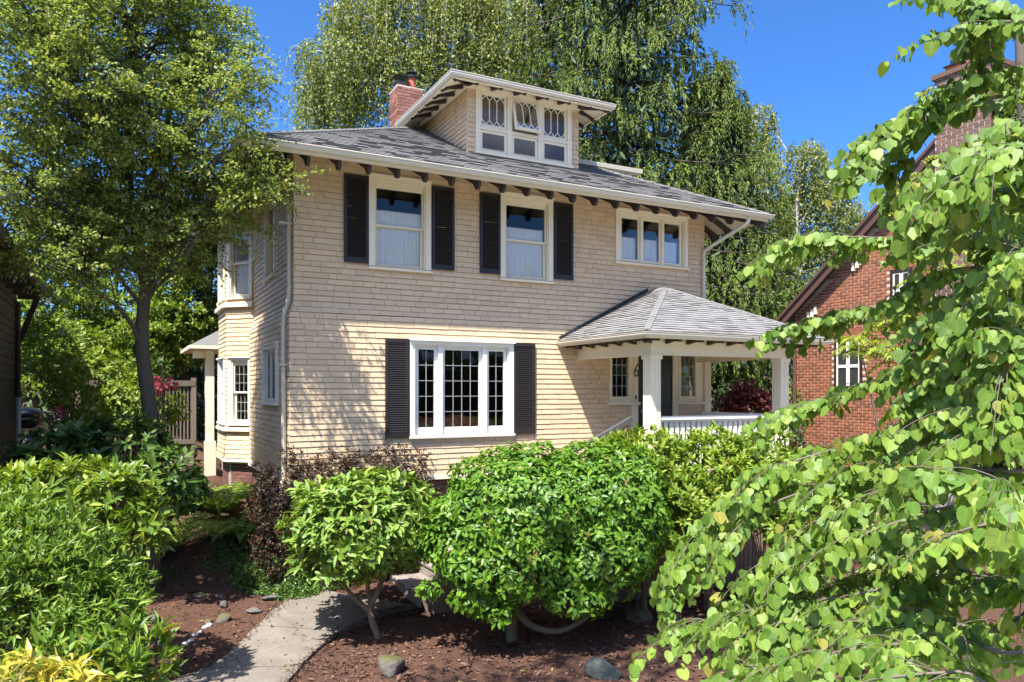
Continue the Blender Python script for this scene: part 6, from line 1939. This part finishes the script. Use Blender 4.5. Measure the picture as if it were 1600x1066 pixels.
M_CHIP = surf('bark_chip', [(0.07, 0.033, 0.02), (0.15, 0.085, 0.055)], 5, 0.9, 0, piece=0.85)
m_ = 2600; x_ = rng.uniform(-1.2, 6.5, m_); y_ = rng.uniform(-6, -1.6, m_); kk = ~in_path(x_, y_); x_, y_ = x_[kk], y_[kk]; m_ = len(x_)
ch.add(np.stack([x_, y_, ground_z(x_, y_) + 0.014], -1), rv(m_) * (1, 1, 0.3), UPV + rv(m_, 0.6), rng.uniform(0.05, 0.12, m_), rng.uniform(0.02, 0.045, m_))
# soil and chips spilling over the path edges
for side in (Lp, Rp):
    m_ = 1500; t_ = rng.random(m_) * (len(side) - 1.01); i_ = t_.astype(int); f_ = (t_ - i_)[:, None]
    q_ = side[i_] * (1 - f_) + side[i_ + 1] * f_ + rng.normal(0, 0.06, (m_, 3)) * (1, 1, 0)
    q_[:, 2] = ground_z(q_[:, 0], q_[:, 1]) + np.where(in_path(q_[:, 0], q_[:, 1]), 0.05, 0.012)
    ch.add(q_, rv(m_) * (1, 1, 0.25), UPV + rv(m_, 0.3), rng.uniform(0.015, 0.05, m_), rng.uniform(0.008, 0.022, m_))
dl = Foliage(T_OVAL)
m_ = 900; x_ = rng.uniform(-2.4, 7.5, m_); y_ = rng.uniform(-6, 2.0, m_); kk = ~((y_ > -0.1) & (x_ > -0.1)); x_, y_ = x_[kk], y_[kk]; m_ = len(x_)
dl.add(np.stack([x_, y_, ground_z(x_, y_) + np.where(in_path(x_, y_), 0.055, 0.018)], -1), rv(m_) * (1, 1, 0.2), UPV + rv(m_, 0.35), rng.uniform(0.03, 0.075, m_), rng.uniform(0.015, 0.035, m_))
L_DRY = leafmat('dry_leaf', [(0.07, 0.045, 0.02), (0.15, 0.09, 0.035), (0.22, 0.17, 0.06)], 0.2, 0.8, (1.2, 1.0, 0.6))
tag(dl.build('leaf_litter', L_DRY, None), 'scattered dry fallen leaves on the mulch and path', 'leaf litter', kind='stuff')
tag(ch.build('mulch_chips', M_CHIP, None), 'red-brown bark chips and dry leaves strewn over the bed', 'mulch', kind='stuff')

# ------------------------------------------------------------------ redbud reaching in from the right
rb0 = at(1690, 1000, 5.2); rb0[2] = gz(rb0[0], rb0[1])
rb = thing('redbud_tree', 'foreground tree with big heart-shaped leaves reaching in from the right', 'tree', tuple(rb0))
crotch = at(1680, 780, 5.0)
paths = [smooth_path([rb0 - (0, 0, 0.2), at(1690, 900, 5.1), crotch, at(1640, 560, 4.8), at(1625, 380, 4.6), at(1600, 200, 4.5), at(1590, 20, 4.4)], 6)]
rads = [taper(len(paths[0]), 0.11, 0.02)]
TR = paths[0]
BR = [  # (u, v, distance) along each branch, twig length, side-twig count
    ([(1680, 40, 3.9), (1610, 25, 3.8), (1540, 20, 3.8), (1500, 5, 3.8)], 10), ([(1690, 10, 3.6), (1620, 30, 3.5), (1560, 35, 3.6), (1525, 45, 3.7)], 8),
    ([(1640, 120, 4.2), (1540, 130, 4.0), (1460, 155, 4.0), (1390, 195, 4.0), (1335, 250, 4.1)], 18), ([(1640, 170, 4.0), (1540, 160, 3.8), (1450, 190, 3.9), (1400, 240, 4.0), (1365, 270, 4.1)], 13),
    ([(1640, 260, 3.4), (1590, 230, 3.2), (1540, 260, 3.2), (1500, 330, 3.3)], 16), ([(1640, 330, 4.0), (1560, 300, 3.9), (1500, 340, 3.9), (1450, 400, 4.0)], 18),
    ([(1640, 420, 4.4), (1520, 370, 4.5), (1400, 372, 4.6), (1300, 372, 4.8), (1215, 392, 5.0)], 34), ([(1600, 430, 4.2), (1500, 420, 4.3), (1430, 440, 4.4)], 10),
    ([(1600, 470, 4.6), (1480, 470, 4.6), (1360, 480, 4.8), (1280, 500, 5.0), (1235, 515, 5.1)], 22),
    ([(1640, 500, 3.6), (1560, 470, 3.5), (1510, 520, 3.5), (1480, 590, 3.6)], 18), ([(1640, 600, 3.8), (1560, 580, 3.7), (1480, 610, 3.8), (1430, 660, 3.9)], 20),
    ([(1620, 560, 4.2), (1490, 560, 4.3), (1380, 590, 4.5), (1290, 620, 4.7), (1230, 650, 4.9)], 28), ([(1640, 660, 3.4), (1570, 640, 3.2), (1520, 670, 3.2), (1480, 700, 3.3)], 12),
    ([(1620, 650, 4.0), (1480, 650, 4.1), (1350, 690, 4.3), (1220, 730, 4.4), (1125, 800, 4.5), (1060, 875, 4.6)], 44), ([(1500, 690, 4.0), (1350, 740, 4.2), (1200, 790, 4.3), (1110, 860, 4.4), (1050, 930, 4.5)], 34),
    ([(1620, 730, 3.7), (1480, 740, 3.8), (1370, 770, 3.9), (1260, 830, 4.0), (1195, 885, 4.1)], 30), ([(1640, 800, 3.4), (1500, 790, 3.5), (1390, 820, 3.6), (1290, 860, 3.7), (1210, 905, 3.8)], 28),
    ([(1620, 760, 2.7), (1560, 750, 2.6), (1510, 765, 2.6)], 8), ([(1640, 830, 3.0), (1540, 820, 3.0), (1460, 850, 3.1), (1410, 890, 3.2)], 14),
    ([(1640, 900, 3.3), (1480, 900, 3.4), (1330, 930, 3.6), (1190, 950, 3.8), (1090, 972, 4.0)], 40), ([(1600, 960, 3.2), (1430, 960, 3.3), (1300, 975, 3.5), (1190, 985, 3.7)], 22),
    ([(1640, 980, 2.9), (1480, 1000, 3.0), (1330, 1015, 3.1), (1210, 1045, 3.3), (1140, 1060, 3.4)], 32), ([(1640, 1050, 2.7), (1500, 1050, 2.7), (1380, 1060, 2.8), (1260, 1080, 3.0)], 22),
    ([(1620, 700, 4.6), (1540, 700, 4.7), (1440, 705, 4.9), (1350, 700, 5.1)], 14), ([(1640, 250, 4.8), (1560, 400, 4.9), (1520, 480, 5.0), (1470, 540, 5.1)], 20), ([(1660, 200, 3.7), (1590, 190, 3.6), (1540, 220, 3.6), (1490, 270, 3.7)], 16), ([(1660, 420, 3.3), (1600, 400, 3.2), (1560, 440, 3.2), (1530, 500, 3.3)], 14), ([(1660, 560, 3.2), (1600, 540, 3.1), (1560, 580, 3.1), (1530, 640, 3.2)], 14), ([(1660, 870, 3.6), (1560, 860, 3.7), (1450, 870, 3.8), (1360, 900, 3.9)], 18), ([(1640, 350, 4.6), (1590, 420, 4.6), (1560, 520, 4.7), (1540, 620, 4.7)], 22),
]
hl = Foliage(T_HEART); tw = []; twr = []
def leaf_row(q, L=0.061):
    """alternate hanging leaves along a twig"""
    seg = np.linalg.norm(np.diff(q, axis=0), axis=1).sum(); m = max(2, int(seg / 0.017))
    t = (np.arange(m) + rng.random(m) * 0.6) / m; k = len(q) - 1
    idx = np.minimum((t * k).astype(int), k - 1); f_ = (t * k - idx)[:, None]
    pos = q[idx] * (1 - f_) + q[idx + 1] * f_
    T = nrm(q[idx + 1] - q[idx]); sd_ = nrm(np.cross(T, UPV)); sg = np.where(np.arange(m) % 2, 1, -1)[:, None]
    pet = sd_ * sg * 0.03 - (0, 0, 0.012)
    A = sd_ * sg * rng.uniform(0.1, 0.7, (m, 1)) - UPV * rng.uniform(0.55, 1.2, (m, 1)) + T * rng.uniform(-0.1, 0.5, (m, 1)) + rv(m, 0.22)
    N = SUNV * 0.7 + UPV * 0.25 + sd_ * sg * 0.35 + rv(m, 0.38)
    size = L * (0.35 + 0.95 * rng.random(m) ** 0.9)
    hl.add(pos + pet + rv(m, 0.008), A, N, size, size * rng.uniform(0.86, 1.02, m))
for pts, n in BR:
    P = [at(*p) for p in pts]
    i = int(np.argmin(np.linalg.norm(TR - P[0] + (0, 0, 0.5), axis=1)))
    q = smooth_path([TR[i], *P], 7)
    paths.append(q); rads.append(taper(len(q), 0.011, 0.0025))
    leaf_row(q[8:])
    for k in range(int(n * 1.3)):
        j = rng.integers(7, len(q) - 1); T = nrm(q[min(j + 1, len(q) - 1)] - q[j - 1]); sd_ = nrm(np.cross(T, UPV))
        dv = nrm(T * rng.uniform(0.3, 1.0) + sd_ * rng.choice((-1, 1)) * rng.uniform(0.4, 1.0) + (0, 0, rng.uniform(-0.25, 0.3)))
        L = rng.uniform(0.16, 0.46)
        s_ = bez(q[j], q[j] + dv * L * 0.35 + (0, 0, 0.03), q[j] + dv * L * 0.75, q[j] + dv * L - (0, 0, 0.22 * L), 7)
        tw.append(s_); twr.append(taper(7, 0.0024, 0.0012)); leaf_row(s_)
wood('trunk', paths, rads, M_TWIG, rb, 6)
wood('twigs', tw, twr, M_TWIG, rb, 4)
hl.build('foliage', L_RED, rb, single=300)

# ------------------------------------------------------------------ hedges closing the view, and the street in front
def long_hedge(name, label, x0, x1, y0, y1, h, mat, n, size, bumps=0.35):
    root = thing(name, label, 'hedge', ((x0 + x1) / 2, (y0 + y1) / 2, gz((x0 + x1) / 2, y0)))
    zb = gz((x0 + x1) / 2, y0)
    mb = MB(); mb.box(x0 + 0.4, x1 - 0.4, y0 + 0.4, y1 - 0.4, zb - 0.2, zb + h - 0.5); mb.build('core', M_BARKD, root)
    f = Foliage(T_RHOMB)
    x = rng.uniform(x0, x1, n); t = rng.random(n); z = zb + h * rng.random(n)
    fy = np.where(rng.random(n) < 0.75, 0.0, 1.0)
    y = y0 + (y1 - y0) * np.where(fy > 0, rng.random(n), 0.0)
    z = np.where(fy > 0, zb + h, z)
    wob = bumps * (np.sin(x * 1.1) * np.sin(z * 1.7 + x * 0.4) + 0.6 * np.sin(x * 2.7 + z))
    P = np.stack([x, y - wob * (fy < 1), z + wob * (fy > 0) + 0.2 * np.sin(x * 0.9)], -1) + rv(n, 0.12)
    f.add(P, rv(n, 0.7) - (0, 0, 0.5), rv(n, 0.6) + (0, -0.6, 0.5), size * rng.uniform(0.7, 1.3, n), size * 0.6)
    f.build('foliage', mat, root)
    return root


long_hedge('boundary_hedge', 'tall dark hedge closing the gardens behind the houses', -16, 30, 17.5, 19.5, 4.6, L_CEDARD, 26000, 0.22)
hh = long_hedge('street_hedge', 'tall hedge across the road', -30, 30, -29.5, -27.5, 5.0, L_GREEN, 9000, 0.40)
M_ROAD = surf('pale_street_concrete', [(0.40, 0.37, 0.325), (0.48, 0.45, 0.40)], 3, 0.9, 0.3, 60)
mb = MB(); mb.box(-120, 120, -24.5, -13.2, -0.45, -0.29); tag(mb.build('road', M_ROAD), kind='structure')
mb = MB(); mb.box(-120, 120, -13.05, -7.4, -0.40, -0.26); tag(mb.build('pavement', M_ROAD), kind='structure')  # unseen paving, widened and kept pale to bounce sunlight onto the facade
mb = MB(); mb.box(-120, 120, -13.2, -13.05, -0.45, -0.17); mb.box(-120, 120, -24.65, -24.5, -0.45, -0.17); tag(mb.build('kerb', M_ROAD), kind='structure')
# unseen tree added left of the camera; high branches placed to shade the bed
spray_tree('added_shade_tree', 'unseen tree added left of the view, branches overhead to shade the bed', (-9.0, -10.0, gz(-9.0, -10.0)), [((-2.7, -7.35, 8.6), (1.2, 0.45, 0.6), 34), ((-1.1, -7.5, 8.8), (1.2, 0.45, 0.6), 34), ((0.5, -7.7, 9.0), (1.2, 0.5, 0.6), 30), ((-8.6, -9.6, 8.5), (2.2, 2.0, 1.8), 120)], L_GREEN, M_BARK, trunk_r=0.2, leaf=(0.10, 0.07), per=24, twig=0.5, show_twigs=0.2,
           trunk_path=[(-9.0, -10.0, -0.5), (-9.0, -9.9, 3.0), (-8.8, -9.7, 6.5), (-8.5, -9.5, 9.0)])
# trees across the road show only as reflections in the glass
for k, (x, y, lab) in enumerate(((-14, -31, 'broad street tree across the road, leftmost of five'), (-6, -32, 'broad street tree across the road, second from the left'), (3, -33, 'broad street tree across the road, middle of five'), (11, -31, 'broad street tree across the road, fourth from the left'), (19, -32, 'broad street tree across the road, rightmost of five'))):
    b_ = (x, y, gz(x, y))
    spray_tree('street_tree', lab, b_, [((x, y, 6.5), (4.6, 4.2, 3.2), 120), ((x + 2.5, y + 1, 9.0), (3.2, 3, 2.6), 60), ((x - 2.4, y, 10.0), (3.2, 3, 3.2), 60)], L_GREEN, M_BARKD, trunk_r=0.22, leaf=(0.36, 0.24), per=30, twig=1.2, show_twigs=0.1, group='street trees across the road')
